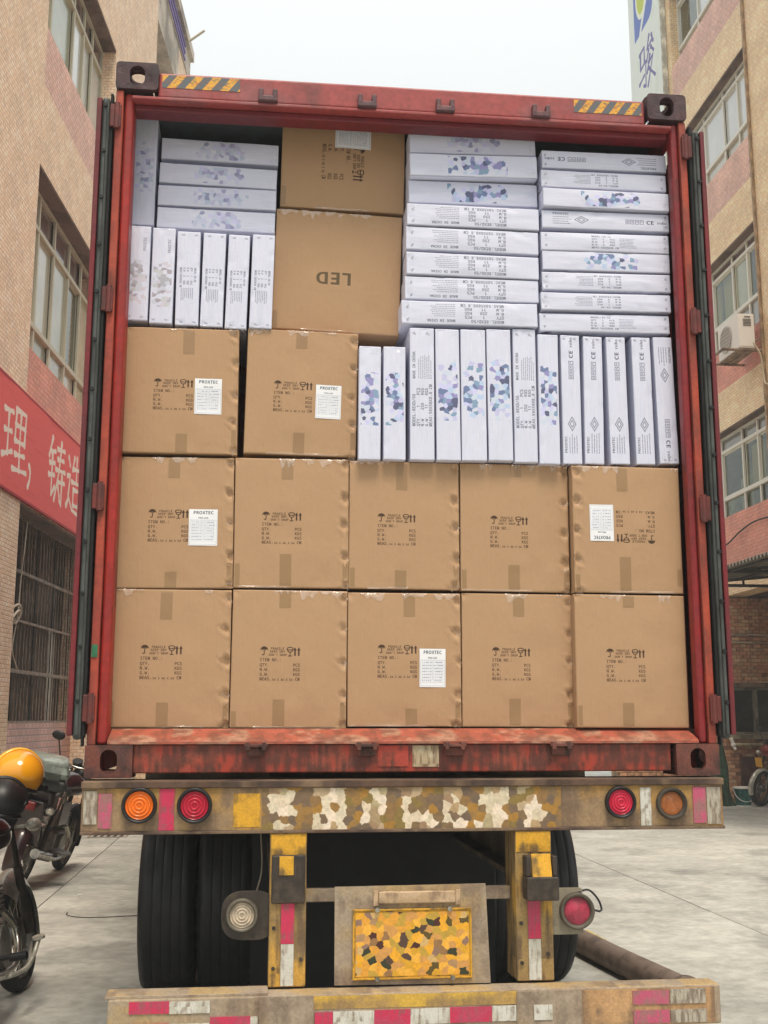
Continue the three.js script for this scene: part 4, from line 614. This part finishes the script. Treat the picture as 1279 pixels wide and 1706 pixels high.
{
  const Z = -0.14, Z2 = -0.24;
  const rows = [
    [[[-0.923, 1.666, 0.456, 0.527, -0.1]], [[-0.468, 1.666, 0.446, 0.53, -0.3]], [[-0.018, 1.666, 0.447, 0.52, 0], { sticker: [0.04, 1.707, 0.143, 1.558] }], [[0.433, 1.666, 0.446, 0.524, -0.3]], [[0.897, 1.665, 0.458, 0.528, -0.3], { dentSide: 0 }]],
    [[[-0.919, 2.194, 0.449, 0.52, 0.6], { sticker: [-0.868, 2.245, -0.757, 2.101] }], [[-0.466, 2.2, 0.451, 0.519, 0.3]], [[-0.017, 2.199, 0.443, 0.516, -0.2]], [[0.433, 2.197, 0.446, 0.521, -0.4]], [[0.901, 2.198, 0.453, 0.522, -0.2], { sticker: [0.743, 2.297, 0.841, 2.147, 1], dentSide: -1, kind: 'flip' }]],
    [[[-0.914, 2.729, 0.45, 0.518, 0.2], { sticker: [-0.861, 2.778, -0.754, 2.632] }], [[-0.434, 2.735, 0.449, 0.52, -0.9], { sticker: [-0.377, 2.769, -0.274, 2.629] }]],
  ];
  const rn = ['bottom row', 'second row up', 'third row up'];
  let seed = 20;
  rows.forEach((row, j) => row.forEach(([r, q = {}], i) => { seed += 7; const st = q.sticker ? (q.sticker[4] ? ' with an upside down paper label' : ' with a white paper label') : ' without paper label'; brownCarton(r, (i === 4 ? -0.09 : Z) + (hash(i, j, 2) - 0.5) * 0.014, q.kind ?? 'marks', `brown carton${st}, ${j === 2 ? ['leftmost', 'second from left'][i] : ord[i]} in the ${rn[j]}`, seed, q); }));
  brownCarton([-0.292, 3.256, 0.526, 0.523, -1.7], Z2 + 0.02, 'led', 'large brown cardboard carton printed LED upside down in the middle of the load', 301, { dentSide: 0, top: 0, bottom: 0 });
  const e = brownCarton([-0.271, 3.747, 0.52, 0.435, -1.0], Z2, 'side', 'brown cardboard carton with sideways print under the header, on the LED carton', 333, { dentSide: 0, top: 0, bottom: 0, sticker: [-0.308, 3.925, -0.157, 3.808] });
  void e;
}
// white flat cartons: prints are drawn lengthways on a 640 x 112 field
function whiteBase(g, w, h, seed) { g.fillStyle = '#d6d9ec'; g.fillRect(0, 0, w, h); for (let i = 0; i < 160; i++) { g.fillStyle = i % 2 ? 'rgba(196,196,214,0.10)' : 'rgba(236,236,244,0.14)'; g.fillRect(hash(i, 1, seed) * w, hash(i, 2, seed) * h, 10 + 120 * hash(i, 3, seed), 1 + 9 * hash(i, 4, seed)); } }
function endMarks(g, x, seed) { g.strokeStyle = '#6e6e80'; g.lineWidth = 2.2; for (const y of [22, 84]) for (let k = 0; k < 3; k++) { const a = x + 6 * (hash(k, seed, 3) - 0.5); g.beginPath(); g.moveTo(a - 5, y + k * 5 - 4); g.lineTo(a + 5, y + k * 5 - 10); g.stroke(); } g.fillStyle = 'rgba(120,120,135,0.25)'; for (let k = 0; k < 50; k++) g.fillRect(x - 14 + 28 * hash(k, 1, seed), 10 + 92 * hash(k, 2, seed), 2, 2); }
const greek = (g, x, y, w, n, hgt, gap, seed, col) => { g.fillStyle = col; for (let i = 0; i < n; i++) { let X = x; const end = x + w * (0.7 + 0.3 * hash(i, 1, seed)); while (X < end) { const L = 3 + 9 * hash(floor(X), i, seed); g.fillRect(X, y + i * gap, min(L, end - X), hgt); X += L + 2.5; } } };
const T = '#565a6c';
const whiteFront = (kind, seed) => canvasTex(640, 112, (g, w, h) => {
  whiteBase(g, w, h, seed); g.fillStyle = T; g.textBaseline = 'alphabetic';
  if (kind === 'model') {
    g.font = 'bold 20px monospace'; const X = 160; g.fillText('MODEL:8EXD/50', X, 24); g.fillText('QTY', X, 44); g.fillText('1', X + 90, 44); g.fillText('PCS', X + 150, 44); g.fillText('N.W', X, 63); g.fillText('250', X + 78, 63); g.fillText('KGS', X + 150, 63); g.fillText('G.W', X, 82); g.fillText('11', X + 84, 82); g.fillText('KGS', X + 150, 82); g.fillText('MEAS:58X58X8.8 CM', X, 101);
    g.font = 'bold 17px monospace'; g.fillText('MADE IN CHINA', X + 230, 24); greek(g, X + 230, 38, 130, 7, 4, 9.5, seed, '#9a9cae'); endMarks(g, 612, seed);
  } else if (kind === 'small') {
    g.font = 'bold 15px monospace'; const X = 250; g.fillText('MODEL:50-58', X, 26); for (const [i, t] of ['QTY   1   PCS', 'N.W   2   KGS', 'G.W   3   KGS'].entries()) g.fillText(t, X, 44 + i * 17); g.fillText('MEAS:58X58X8 CM', X, 95); greek(g, X + 140, 30, 90, 7, 4, 9, seed, '#8f91a4'); endMarks(g, 24, seed); endMarks(g, 618, seed + 4);
  } else if (kind === 'ce') {
    g.font = 'bold 19px sans-serif'; g.fillText('PROXTEC', 52, 26); greek(g, 52, 38, 110, 4, 5, 14, seed, '#84869a'); g.save(); g.translate(196, 56); g.scale(1.5, 1); g.rotate(PI / 4); g.strokeStyle = '#84869a'; g.lineWidth = 4; g.strokeRect(-16, -16, 32, 32); g.strokeRect(-8, -8, 16, 16); g.restore();
    g.strokeStyle = '#6a6c80'; g.lineWidth = 3; let X = 420; for (let i = 0; i < 4; i++) { g.strokeRect(X, 44, 16, 26); g.fillRect(X + 5, 50, 6, 14 - i * 2); X += 24; } g.fillStyle = '#4a4c5e'; g.font = 'bold 34px sans-serif'; g.fillText('CE', X + 6, 70); g.font = 'bold 22px serif'; g.fillText('rohs', X + 62, 66); endMarks(g, 622, seed);
  } else {                                                             // printed emblem worn into flakes of blue and violet
    const warm = kind === 'grey', F = flakes(300, 92, 22, seed, (u, v, a, b) => { const e = abs(u - 0.5) * 2, f = abs(v - 0.5) * 2, m = 1.02 - 0.5 * e * e - 0.42 * f; if (a > m) return null; if (kind === 'pale') return pick([[170, 168, 206], [204, 208, 232], [206, 206, 240], [150, 156, 190], [196, 196, 226], [188, 200, 222], [212, 216, 234]], b); return warm ? pick([[176, 176, 188], [196, 200, 204], [206, 200, 214], [168, 160, 172], [200, 204, 218]], b) : pick([[150, 146, 196], [186, 206, 236], [206, 206, 244], [112, 128, 168], [196, 196, 232], [134, 162, 190], [94, 98, 130], [204, 214, 232]], b); });
    const x0 = warm ? 110 : 190, id = g.getImageData(x0, 10, 300, 92); for (let y = 0; y < 92; y++) for (let x = 0; x < 300; x++) { const c = F(x, y); if (c) { const k = (y * 300 + x) * 4; for (let q = 0; q < 3; q++) id.data[k + q] = c[q]; } } g.putImageData(id, x0, 10);
    if (warm) { g.save(); g.fillStyle = '#8a8ca0'; g.font = 'bold 22px sans-serif'; g.fillText('PROXTEC', 470, 92); g.restore(); endMarks(g, 24, seed); }
  }
});
const whiteMat = (k, s) => std({ map: whiteFront(k, s), roughness: 0.5, bumpMap: cardBump, bumpScale: 0.0005 });
M.white = { model: [whiteMat('model', 1), whiteMat('model', 2)], small: [whiteMat('small', 3), whiteMat('small', 4)], ce: [whiteMat('ce', 5), whiteMat('ce', 6)], logo: [11, 12, 13, 14, 15, 16, 17, 18].map((s) => whiteMat('logo', s)), pale: [31, 32, 33].map((s) => whiteMat('pale', s)), grey: [whiteMat('grey', 21), whiteMat('grey', 22)] };
let wn = 0;
function whiteCarton([cx, cy, w, h, a], z, kind, turn, label, group) {   // turn in quarter turns of the print
  wn++; const [X, Y, W, H] = at(cx, cy, w, h, z), up = H > W, L = max(W, H), S = min(W, H), seed = 500 + wn * 13, R = rng(seed);
  const dents = [[L / 2 - 0.012, (R() - 0.5) * S * 0.6, 0.012, 0.003], [(R() - 0.5) * L * 0.8, S / 2 - 0.006, 0.02, 0.003], [(R() - 0.5) * L * 0.8, -S / 2 + 0.006, 0.02, 0.003]];
  const { geometry, zAt } = cartonShape(L, S, 0.52, seed, { bulge: 0.002 + R() * 0.003, r: 0.0035, nx: 26, ny: 8, dents, rough: 0.0018 });
  const o = thing('flat_carton', label, 'flat carton', [X, Y, z], 0, group); o.rotation.z = a * PI / 180 + turn * PI / 2;
  mesh('carton', geometry, M.white[kind][wn % M.white[kind].length], o, true);
  const s = seed; mesh('clear_tape', patch(zAt, L / 2 - 0.03, L / 2 - 0.002, -S / 2 + 0.003, -S / 2 + 0.02 + R() * 0.03, 0.0008, 8, 6, (u, v) => 0.004 * (fbm(u * 4, v * 4, 64, s, 3) - 0.4)), M.filmTape, o);
  void up; return o;
}
{
  const Z = -0.14, Z2 = -0.24, j = () => (rnd() - 0.5) * 0.02, nth = ['first', 'second', 'third', 'fourth', 'fifth', 'sixth', 'seventh', 'eighth', 'ninth'];
  whiteCarton([-1.092, 3.664, 0.09, 0.479, -0.1], Z2 + 0.02, 'pale', 1, 'white flat carton standing upright alone in the top left corner of the load');
  const gG = 'white cartons lying in the top left stack';
  [[-0.786, 3.765, 0.482, 0.091, -0.8], [-0.791, 3.656, 0.483, 0.088, -1.1], [-0.793, 3.56, 0.485, 0.088, -0.1], [-0.795, 3.46, 0.482, 0.089, -0.5]].forEach((r, i) => whiteCarton(r, Z2 + [0, 0.02, 0.03, 0.035][i], 'pale', 0, `white flat carton with violet print, ${nth[i]} from the top of the top left stack`, gG));
  const gH = 'white cartons standing above the left brown cartons';
  [[-1.103, 3.217, 0.089, 0.404, -0.2], [-1.005, 3.21, 0.091, 0.409, -0.4], [-0.903, 3.203, 0.093, 0.402, 0.1], [-0.801, 3.201, 0.091, 0.403, -0.8], [-0.702, 3.197, 0.087, 0.405, -1.2], [-0.602, 3.203, 0.091, 0.404, -1.1]].forEach((r, i) => whiteCarton(r, Z + 0.005 + j() * 0.5, i < 2 ? 'grey' : 'small', i < 2 ? 1 : 3, `white carton with ${i < 2 ? 'grey print' : 'small print'}, ${nth[i]} from left of six upright beside LED carton`, gH));
  const gI = 'white cartons stacked flat beside the LED carton';
  [[0.284, 3.865, 0.546, 0.102, 1.3], [0.287, 3.762, 0.551, 0.099, 1.5], [0.283, 3.634, 0.554, 0.101, 0.6], [0.282, 3.529, 0.566, 0.095, 0], [0.277, 3.421, 0.566, 0.1, -0.2], [0.277, 3.31, 0.563, 0.097, -0.2], [0.272, 3.203, 0.567, 0.098, 0.5], [0.261, 3.097, 0.574, 0.1, 0.6]].forEach((r, i) => whiteCarton(r, -0.135 + [0.0, 0.03, -0.01, 0.035, 0.03, 0.035, 0.03, 0.04][i], i < 1 ? 'pale' : i < 3 ? 'logo' : 'model', i < 3 ? 0 : 2, `white carton with ${i < 3 ? 'blue print' : 'inverted text'}, ${nth[i]} from top of stack right of LED carton`, gI));
  const gJ = 'white cartons stacked flat along the right side', kJ = ['ce', 'small', 'logo', 'ce', 'small', 'logo', 'small', 'small', 'small'], tJ = [2, 2, 0, 0, 0, 0, 2, 2, 0];
  [[0.862, 3.814, 0.552, 0.079, 0.6], [0.857, 3.723, 0.554, 0.077, 0.2], [0.865, 3.637, 0.557, 0.082, -0.1], [0.859, 3.538, 0.56, 0.079, 0.5], [0.853, 3.439, 0.561, 0.081, 0.7], [0.855, 3.353, 0.557, 0.084, 0.6], [0.853, 3.261, 0.56, 0.079, 0.9], [0.848, 3.171, 0.564, 0.076, 0.9], [0.838, 3.077, 0.563, 0.078, 0.9]].forEach((r, i) => whiteCarton(r, -0.095 + (i === 2 ? 0.02 : 0) + j() * 0.5, kJ[i], tJ[i], `white carton with ${{ ce: 'safety symbols', small: 'small print', logo: 'blue print' }[kJ[i]]}, ${nth[i]} from top of the far right stack`, gJ));
  const gK = 'white cartons standing upright in the third row', kK = ['logo', 'logo', 'model', 'logo', 'logo', 'logo', 'model', 'logo', 'ce', 'ce', 'ce', 'ce', 'ce'];
  [[-0.157, 2.702, 0.089, 0.476, -0.3], [-0.056, 2.704, 0.09, 0.476, -0.1], [0.058, 2.747, 0.1, 0.559, -0.1], [0.165, 2.747, 0.099, 0.557, 0.3], [0.272, 2.749, 0.104, 0.558, 0], [0.381, 2.753, 0.101, 0.56, 0.3], [0.488, 2.753, 0.097, 0.57, -0.1], [0.588, 2.741, 0.085, 0.555, -0.4], [0.683, 2.742, 0.08, 0.553, -0.3], [0.778, 2.742, 0.081, 0.549, -0.8], [0.882, 2.744, 0.081, 0.547, 0.3], [0.991, 2.746, 0.08, 0.549, 0.2], [1.089, 2.751, 0.081, 0.548, 0.9]].forEach((r, i) => whiteCarton(r, -0.1 + j() * 0.6, kK[i], i === 12 ? 3 : 1, `${i < 2 ? 'short ' : ''}white carton with ${{ ce: 'safety symbols', model: 'model text', logo: 'blue print' }[kK[i]]}, standing ${i < 9 ? nth[i] : ['tenth', 'eleventh', 'twelfth', 'thirteenth'][i - 9]} from left in third row`, gK));
}

// ------------------------------------------------------------------ motorbikes (forward is local -z, origin on the ground between the wheels)
M.silver = phys({ color: 0xc6c6bc, map: scaled(grimeMap, 0.4), roughness: 0.36, metalness: 0.25, clearcoat: 0.3 });
M.maroon = phys({ color: 0x2c1216, map: scaled(grimeMap, 0.5), roughness: 0.3, clearcoat: 0.6 });
M.redPlastic = phys({ color: 0x8e1a20, map: scaled(grimeMap, 0.4), roughness: 0.3, clearcoat: 0.6 });
M.alu = std({ color: 0x8d8c88, map: scaled(grimeMap, 0.3), roughness: 0.45, metalness: 0.7 });
M.seat = grimy(0x1a191b, 0.6, 0, 0.4);
function motorbike(name, label, pos, ry, lean, paint, fenderMat, opt = {}) {
  const o = thing(name, label, 'motorbike', pos, 0); o.rotation.order = 'YXZ'; o.rotation.set(0, ry, lean);
  const WB = 0.63, R = 0.295;
  const wheel = (z, steer = 0) => {
    const w = mesh('wheel', [lathe([[0.225, -0.03], [0.245, -0.036], [0.25, -0.028], [0.238, -0.012], [0.238, 0.012], [0.25, 0.028], [0.245, 0.036], [0.225, 0.03]], 44, 'x')], M.alu, o); mesh('hub', [cyl(0.06, 0.06, 0.1, 0, 0, 0, 0, PI / 2, 20), cyl(0.085, 0.085, 0.03, 0.03, 0, 0, 0, PI / 2, 20)], M.alu, w); w.position.set(0, R, z); w.rotation.y = steer;
    const sp = []; for (let i = 0; i < 18; i++) { const a = i / 18 * 2 * PI; sp.push(rod([i % 2 ? 0.03 : -0.03, 0.05 * sin(a), 0.05 * cos(a)], [0, 0.232 * sin(a + 0.15), 0.232 * cos(a + 0.15)], 0.0028, 5)); } mesh('spokes', sp, M.chrome, w);
    const tr = []; for (let i = 0; i <= 14; i++) { const a = -0.3 + i / 14 * (PI + 0.6); tr.push([0.248 + 0.047 * sin(a), -0.044 * cos(a)]); } mesh('tyre', lathe(tr, 48, 'x'), M.rubber, w); return w;
  };
  wheel(-WB, opt.steer ?? 0); wheel(WB);
  const arc = (z, a0, a1, r, w, drop) => { const prof = []; for (let i = 0; i <= 8; i++) { const t = i / 8 * 2 - 1; prof.push(new THREE.Vector2(r - drop * t * t, t * w)); } const g = new THREE.LatheGeometry(prof, 26, a0, a1 - a0); g.rotateZ(-PI / 2); return place(g, 0, R, z); };
  mesh('front_fender', arc(-WB, PI * 0.9, PI * 1.74, opt.plate ? 0.33 : 0.345, opt.plate ? 0.05 : 0.078, opt.plate ? 0.04 : 0.1), fenderMat, o); mesh('rear_fender', arc(WB, PI * 1.25, PI * 2.12, 0.345, 0.075, 0.03), paint, o);
  for (const s of [-1, 1]) mesh('fork', [rod([s * 0.085, R, -WB], [s * 0.085, 0.66, -0.5], 0.024), rod([s * 0.085, 0.62, -0.51], [s * 0.085, 0.98, -0.4], 0.016)], s > 0 ? M.ironDark : M.alu, o);
  mesh('frame', [tube([[0, 0.92, -0.38], [0, 0.5, -0.3], [0, 0.26, -0.1], [0, 0.26, 0.2]], 0.022, 20), tube([[0, 0.9, -0.38], [0, 0.78, 0], [0, 0.74, 0.4], [0, 0.78, 0.85]], 0.02, 20), rod([0.09, R, WB], [0.09, 0.28, 0.1], 0.018), rod([-0.09, R, WB], [-0.09, 0.28, 0.1], 0.018), rod([0.11, R + 0.02, WB], [0.12, 0.68, 0.48], 0.026), rod([-0.11, R + 0.02, WB], [-0.12, 0.68, 0.48], 0.026)], M.ironDark, o);
  const fins = [box(0.22, 0.2, 0.3, 0, 0.36, 0.02, 0.03), cyl(0.1, 0.1, 0.05, 0.12, 0.34, 0.06, 0, PI / 2), cyl(0.08, 0.08, 0.05, -0.12, 0.34, 0.06, 0, PI / 2)]; for (let i = 0; i < 6; i++) fins.push(box(0.18, 0.012, 0.17, 0, 0.48 + i * 0.024, -0.1, 0.003)); fins.push(box(0.12, 0.16, 0.11, 0, 0.53, -0.1, 0.01)); mesh('engine', fins, M.alu, o);
  mesh('exhaust', [tube([[0.06, 0.5, -0.18], [0.1, 0.36, -0.3], [0.12, 0.24, -0.2], [0.13, 0.22, 0.1], [0.14, 0.27, 0.4]], 0.02, 30), rod([0.14, 0.27, 0.38], [0.15, 0.36, 0.88], 0.042, 16)], M.chrome, o);
  const tank = new THREE.SphereGeometry(1, 24, 16); { const p = tank.attributes.position; for (let i = 0; i < p.count; i++) { const z = p.getZ(i), y = p.getY(i); p.setXYZ(i, p.getX(i) * (0.145 - 0.035 * z), y < -0.35 ? -0.35 * 0.15 : y * 0.13, z * 0.25); } tank.computeVertexNormals(); } mesh('fuel_tank', place(tank, 0, 0.84, -0.12, 0.06), paint, o);
  mesh('seat', [box(0.24, 0.09, 0.6, 0, 0.83, 0.4, 0.04, -0.05), box(0.2, 0.08, 0.2, 0, 0.8, 0.12, 0.035)], M.seat, o);
  mesh('side_cover', [box(0.02, 0.2, 0.28, 0.13, 0.64, 0.22, 0.008), box(0.02, 0.2, 0.28, -0.13, 0.64, 0.22, 0.008), box(0.2, 0.1, 0.34, 0, 0.72, 0.62, 0.03)], paint, o);
  const hb = mesh('handlebar', tube([[-0.33, 1.04, -0.26], [-0.24, 1.06, -0.3], [-0.1, 1.0, -0.38], [0.1, 1.0, -0.38], [0.24, 1.06, -0.3], [0.33, 1.04, -0.26]], 0.012, 40), M.chrome, o);
  for (const s of [-1, 1]) { mesh('grip', rod([s * 0.33, 1.04, -0.26], [s * 0.24, 1.058, -0.3], 0.018), M.blackPlastic, hb); if (!opt.noMirror) mesh('mirror', [rod([s * 0.2, 1.05, -0.33], [s * 0.27, 1.22, -0.35], 0.006), ball(0.055, s * 0.28, 1.25, -0.35, 1.2, 0.8, 0.3)], M.blackPlastic, hb); }
  mesh('headlight', [ball(0.09, 0, 0.92, -0.5, 1, 1, 0.9), cyl(0.092, 0.092, 0.03, 0, 0.92, -0.54, PI / 2)], opt.head ?? M.blackPlastic, o);
  mesh('gauge', [cyl(0.05, 0.045, 0.05, -0.05, 1.03, -0.44, 0.5), cyl(0.05, 0.045, 0.05, 0.06, 1.03, -0.44, 0.5)], M.blackPlastic, o);
  for (const [x, y, z] of [[-0.2, 0.86, -0.46], [0.2, 0.86, -0.46], [-0.17, 0.72, 0.86], [0.17, 0.72, 0.86]]) mesh('indicator', [rod([x * 0.4, y, z], [x, y, z], 0.009), ball(0.04, x, y, z, 1, 0.85, 0.9)], M.silver, o);
  mesh('tail_light', [box(0.14, 0.08, 0.05, 0, 0.74, 0.97, 0.015)], grimy(0x7c1a1c, 0.35, 0, 0.3), o);
  for (const s of [-1, 1]) mesh('foot_rest', [rod([s * 0.12, 0.3, 0.16], [s * 0.27, 0.31, 0.18], 0.012), rod([s * 0.19, 0.3, 0.17], [s * 0.27, 0.3, 0.18], 0.02)], M.blackPlastic, o);
  mesh('side_stand', rod([-0.1, 0.27, 0.1], [-0.24, 0.02 - 0.24 * Math.tan(-lean) * 0, 0.2], 0.012), M.ironDark, o);
  if (opt.guard) mesh('crash_guard', [tube([[0.08, 0.2, 0.1], [0.18, 0.2, 0.0], [0.2, 0.22, -0.16], [0.22, 0.3, -0.26]], 0.012, 24), cyl(0.032, 0.032, 0.012, 0.22, 0.31, -0.265, 0.15)], M.silver, o);
  if (opt.rack) {
    mesh('rack', [rod([-0.1, 0.84, 0.6], [-0.1, 0.9, 1.0], 0.01), rod([0.1, 0.84, 0.6], [0.1, 0.9, 1.0], 0.01), rod([0.17, 0.86, 0.55], [0.2, 0.6, 0.8], 0.012)], M.chrome, o);
    const lid = new RoundedBoxGeometry(0.4, 0.17, 0.36, 3, 0.06), p = lid.attributes.position; for (let i = 0; i < p.count; i++) if (p.getY(i) > 0.02) { p.setX(i, p.getX(i) * 0.88); p.setZ(i, p.getZ(i) * 0.88); } lid.computeVertexNormals();
    const tb = mesh('top_box', [place(lid, 0.03, 1.08, 0.82, 0.06, 0.3)], phys({ color: 0x93a39f, map: scaled(grimeMap, 0.4), roughness: 0.35, clearcoat: 0.3 }), o); mesh('box_base', [box(0.4, 0.1, 0.36, 0.03, 0.95, 0.82, 0.04, 0.06, 0.3)], grimy(0x2c332f, 0.5, 0, 0.4), tb); mesh('latch_panel', [box(0.26, 0.06, 0.02, 0.08, 1.02, 1.01, 0.006, 0.06, 0.3)], grimy(0x4c5853, 0.45, 0, 0.3), tb);
    mesh('foot_board', [box(0.17, 0.016, 0.12, 0.26, 0.36, 0.5, 0.005, 0.1, -0.4)], M.alu, o);
    mesh('leg_shield', [box(0.26, 0.4, 0.05, 0.0, 0.6, 0.86, 0.02, 0.25), box(0.3, 0.24, 0.2, 0.02, 0.78, 0.74, 0.05, 0.1)], M.maroon, o);
  }
  if (opt.plate) mesh('number_plate', [box(0.13, 0.16, 0.008, 0, 0.72, -0.72, 0.003, -0.3)], plain(0xe0a832, 0.5), o);
  return o;
}
motorbike('motorbike', 'dark motorbike with a silver front fender nearest at the left edge', [-1.86, 0, -1.6], -0.05, 0.15, M.maroon, M.silver, { guard: 1, noMirror: 1, steer: -0.06 });
motorbike('motorbike', 'dark maroon motorbike with grey top box leaning beside the left building', [-2.56, 0, -6.72], -0.12, -0.24, M.maroon, M.blackPlastic, { rack: 1 });
motorbike('motorbike', 'motorbike with red headlight and yellow plate parked by the brick wall on the right', [8.3, 0, -14.6], 2.1, 0.1, M.blackPlastic, M.silver, { head: M.redPlastic, plate: 1 });
function helmet(name, label, pos, shell, band, r, turn, tilt) {
  const o = thing(name, label, 'helmet', pos, turn); o.rotation.z = tilt;
  const g = new THREE.SphereGeometry(r, 36, 26, 0, 2 * PI, 0, PI * 0.68), p = g.attributes.position; for (let i = 0; i < p.count; i++) { const y = p.getY(i) / r; p.setXYZ(i, p.getX(i) * (1 - 0.06 * y * y), p.getY(i) * 0.98, p.getZ(i) * 1.14 - (y < -0.2 ? 0.015 * (-0.2 - y) : 0)); } g.computeVertexNormals();
  mesh('shell', g, shell, o);
  const q = new THREE.TorusGeometry(r * 1.0, 0.011, 10, 40, PI); q.scale(1, 1.0, 1.7); mesh('ridge', place(q, 0, 0, -0.012), band, o);
  const rim = new THREE.TorusGeometry(r * 0.84, 0.011, 8, 40); rim.rotateX(PI / 2); rim.scale(1, 1, 1.14); mesh('rim', place(rim, 0, -r * 0.53, 0), M.blackPlastic, o);
  const li = new THREE.SphereGeometry(r * 0.93, 28, 18, 0, 2 * PI, 0, PI * 0.66); li.scale(1, 1, 1.12); mesh('lining', li, M.seat, o);
  parts('strap', [tube([[-r * 0.8, -r * 0.5, 0], [-r * 0.5, -r * 1.2, 0.02], [0, -r * 1.45, 0.03], [r * 0.5, -r * 1.2, 0.02], [r * 0.8, -r * 0.5, 0]], 0.006, 20, 6), rod([r * 0.75, r * -0.35, r * 0.62], [r * 0.98, r * 0.12, r * 0.35], 0.006)], M.blackPlastic, o); return o;
}
helmet('helmet', 'glossy yellow helmet resting on the handlebar of the nearest motorbike', [-1.82, 1.15, -1.85], phys({ color: 0xf2a512, roughness: 0.18, clearcoat: 0.8, clearcoatRoughness: 0.1 }), phys({ color: 0xf6b62c, roughness: 0.2, clearcoat: 0.8 }), 0.128, 0.5, -0.25);
helmet('helmet', 'black helmet hanging beside the yellow helmet at the left edge', [-1.845, 1.03, -1.62], M.blackPlastic, M.blackPlastic, 0.115, 0.2, -0.15);

// ------------------------------------------------------------------ small things in the yard
{
  const o = thing('plastic_bucket', 'teal plastic bucket with white lid on the ground by the brick wall', 'bucket', [7.6, 0, -14.62]);
  mesh('pail', lathe([[0, 0], [0.125, 0], [0.13, 0.02], [0.155, 0.27], [0.16, 0.27], [0.16, 0.28], [0.15, 0.28]], 32), grimy(0x3e7a78, 0.4, 0, 0.3), o);
  mesh('lid', lathe([[0, 0.3], [0.15, 0.3], [0.168, 0.296], [0.17, 0.27], [0.162, 0.27]], 32), plain(0xdad8cc, 0.5), o);
  mesh('handle', tube([[-0.165, 0.26, 0], [-0.15, 0.14, 0.1], [-0.06, 0.07, 0.15], [0.06, 0.07, 0.15], [0.15, 0.14, 0.1], [0.165, 0.26, 0]], 0.006, 30, 6), plain(0xe6e6e0, 0.4), o);
}
{
  const g = new THREE.CylinderGeometry(0.05, 0.2, 1.05, 60, 30), p = g.attributes.position;
  for (let i = 0; i < p.count; i++) { const a = atan2(p.getZ(i), p.getX(i)), y = p.getY(i), k = 1 + 0.16 * sin(a * 7 + y * 1.5) + 0.12 * sin(a * 13 - y * 3) + 0.14 * sin(y * 7 + a); p.setXYZ(i, p.getX(i) * k - 0.12 * (y + 0.5) ** 2 * -0.3, y + 0.52, p.getZ(i) * k); } g.computeVertexNormals();
  tag(mesh('cloth_bundle', place(g, 7.16, 0, -14.5, 0, 0, 0.03), grimy(0x2c4a32, 0.85, 0, 0.35)), 'dark green folded cloth bundle standing on end by the brick wall, left of the bucket', 'cloth bundle');
}
tag(mesh('ground_pipe', [tube([[1.3, 0.072, -4.3], [1.4, 0.072, -3.3], [1.5, 0.072, -2.3], [1.6, 0.072, -1.5]], 0.072, 40, 20), place(lathe([[0.05, -0.02], [0.08, -0.02], [0.084, 0.02], [0.05, 0.02]], 24, 'z'), 1.6, 0.074, -1.5)], grimy(0x7a6a60, 0.75, 0, 0.5)), 'thick brown pipe lying on the ground behind the right tyre beside yellow line', 'pipe');
tag(mesh('loose_wire', tube([[-1.98, 0.006, -4.75], [-1.96, 0.006, -4.62], [-1.86, 0.005, -4.52], [-1.7, 0.005, -4.5], [-1.5, 0.006, -4.53], [-1.33, 0.005, -4.56]], 0.003, 40, 6), M.ironDark), 'thin dark wire lying curled on the concrete left of the tyre', 'wire');
{
  const o = thing('drain_grate', 'small dark drain grate in the concrete behind the left end of the bumper', 'drain', [-2.4, 0, -10.6]);
  const b = [span(-0.24, 0.24, -0.01, 0.008, -0.3, -0.27, 0), span(-0.24, 0.24, -0.01, 0.008, 0.27, 0.3, 0), span(-0.24, -0.22, -0.01, 0.008, -0.27, 0.27, 0), span(0.22, 0.24, -0.01, 0.008, -0.27, 0.27, 0)]; mesh('frame', b, M.iron, o);
  for (let i = 0; i < 5; i++) mesh('bar', span(-0.16 + i * 0.08 - 0.02, -0.16 + i * 0.08 + 0.02, -0.01, 0.006, -0.27, 0.27, 0), M.ironDark, o);
}
for (const [x, z, s, lab] of [[3.35, -3.2, 0.05, 'small white paper scrap on the concrete at the right, nearer one'], [7.35, -14.1, 0.05, 'small white paper scrap on the ground in front of the bucket'], [-2.02, -5.6, 0.03, 'tiny white paper scrap on the concrete by the maroon motorbike']]) { const g = new THREE.PlaneGeometry(s * 1.6, s, 6, 4), p = g.attributes.position; for (let i = 0; i < p.count; i++) p.setZ(i, 0.25 * s * (fbm(p.getX(i) / s * 2 + 9, p.getY(i) / s * 2 + 4, 64, 5, 2))); g.computeVertexNormals(); tag(mesh('paper_scrap', place(g, x, 0.004, z, -PI / 2, 0, x), plain(0xe8e4da, 0.8)), lab, 'paper scrap'); }

camera.updateProjectionMatrix();
renderer.render(scene, camera);
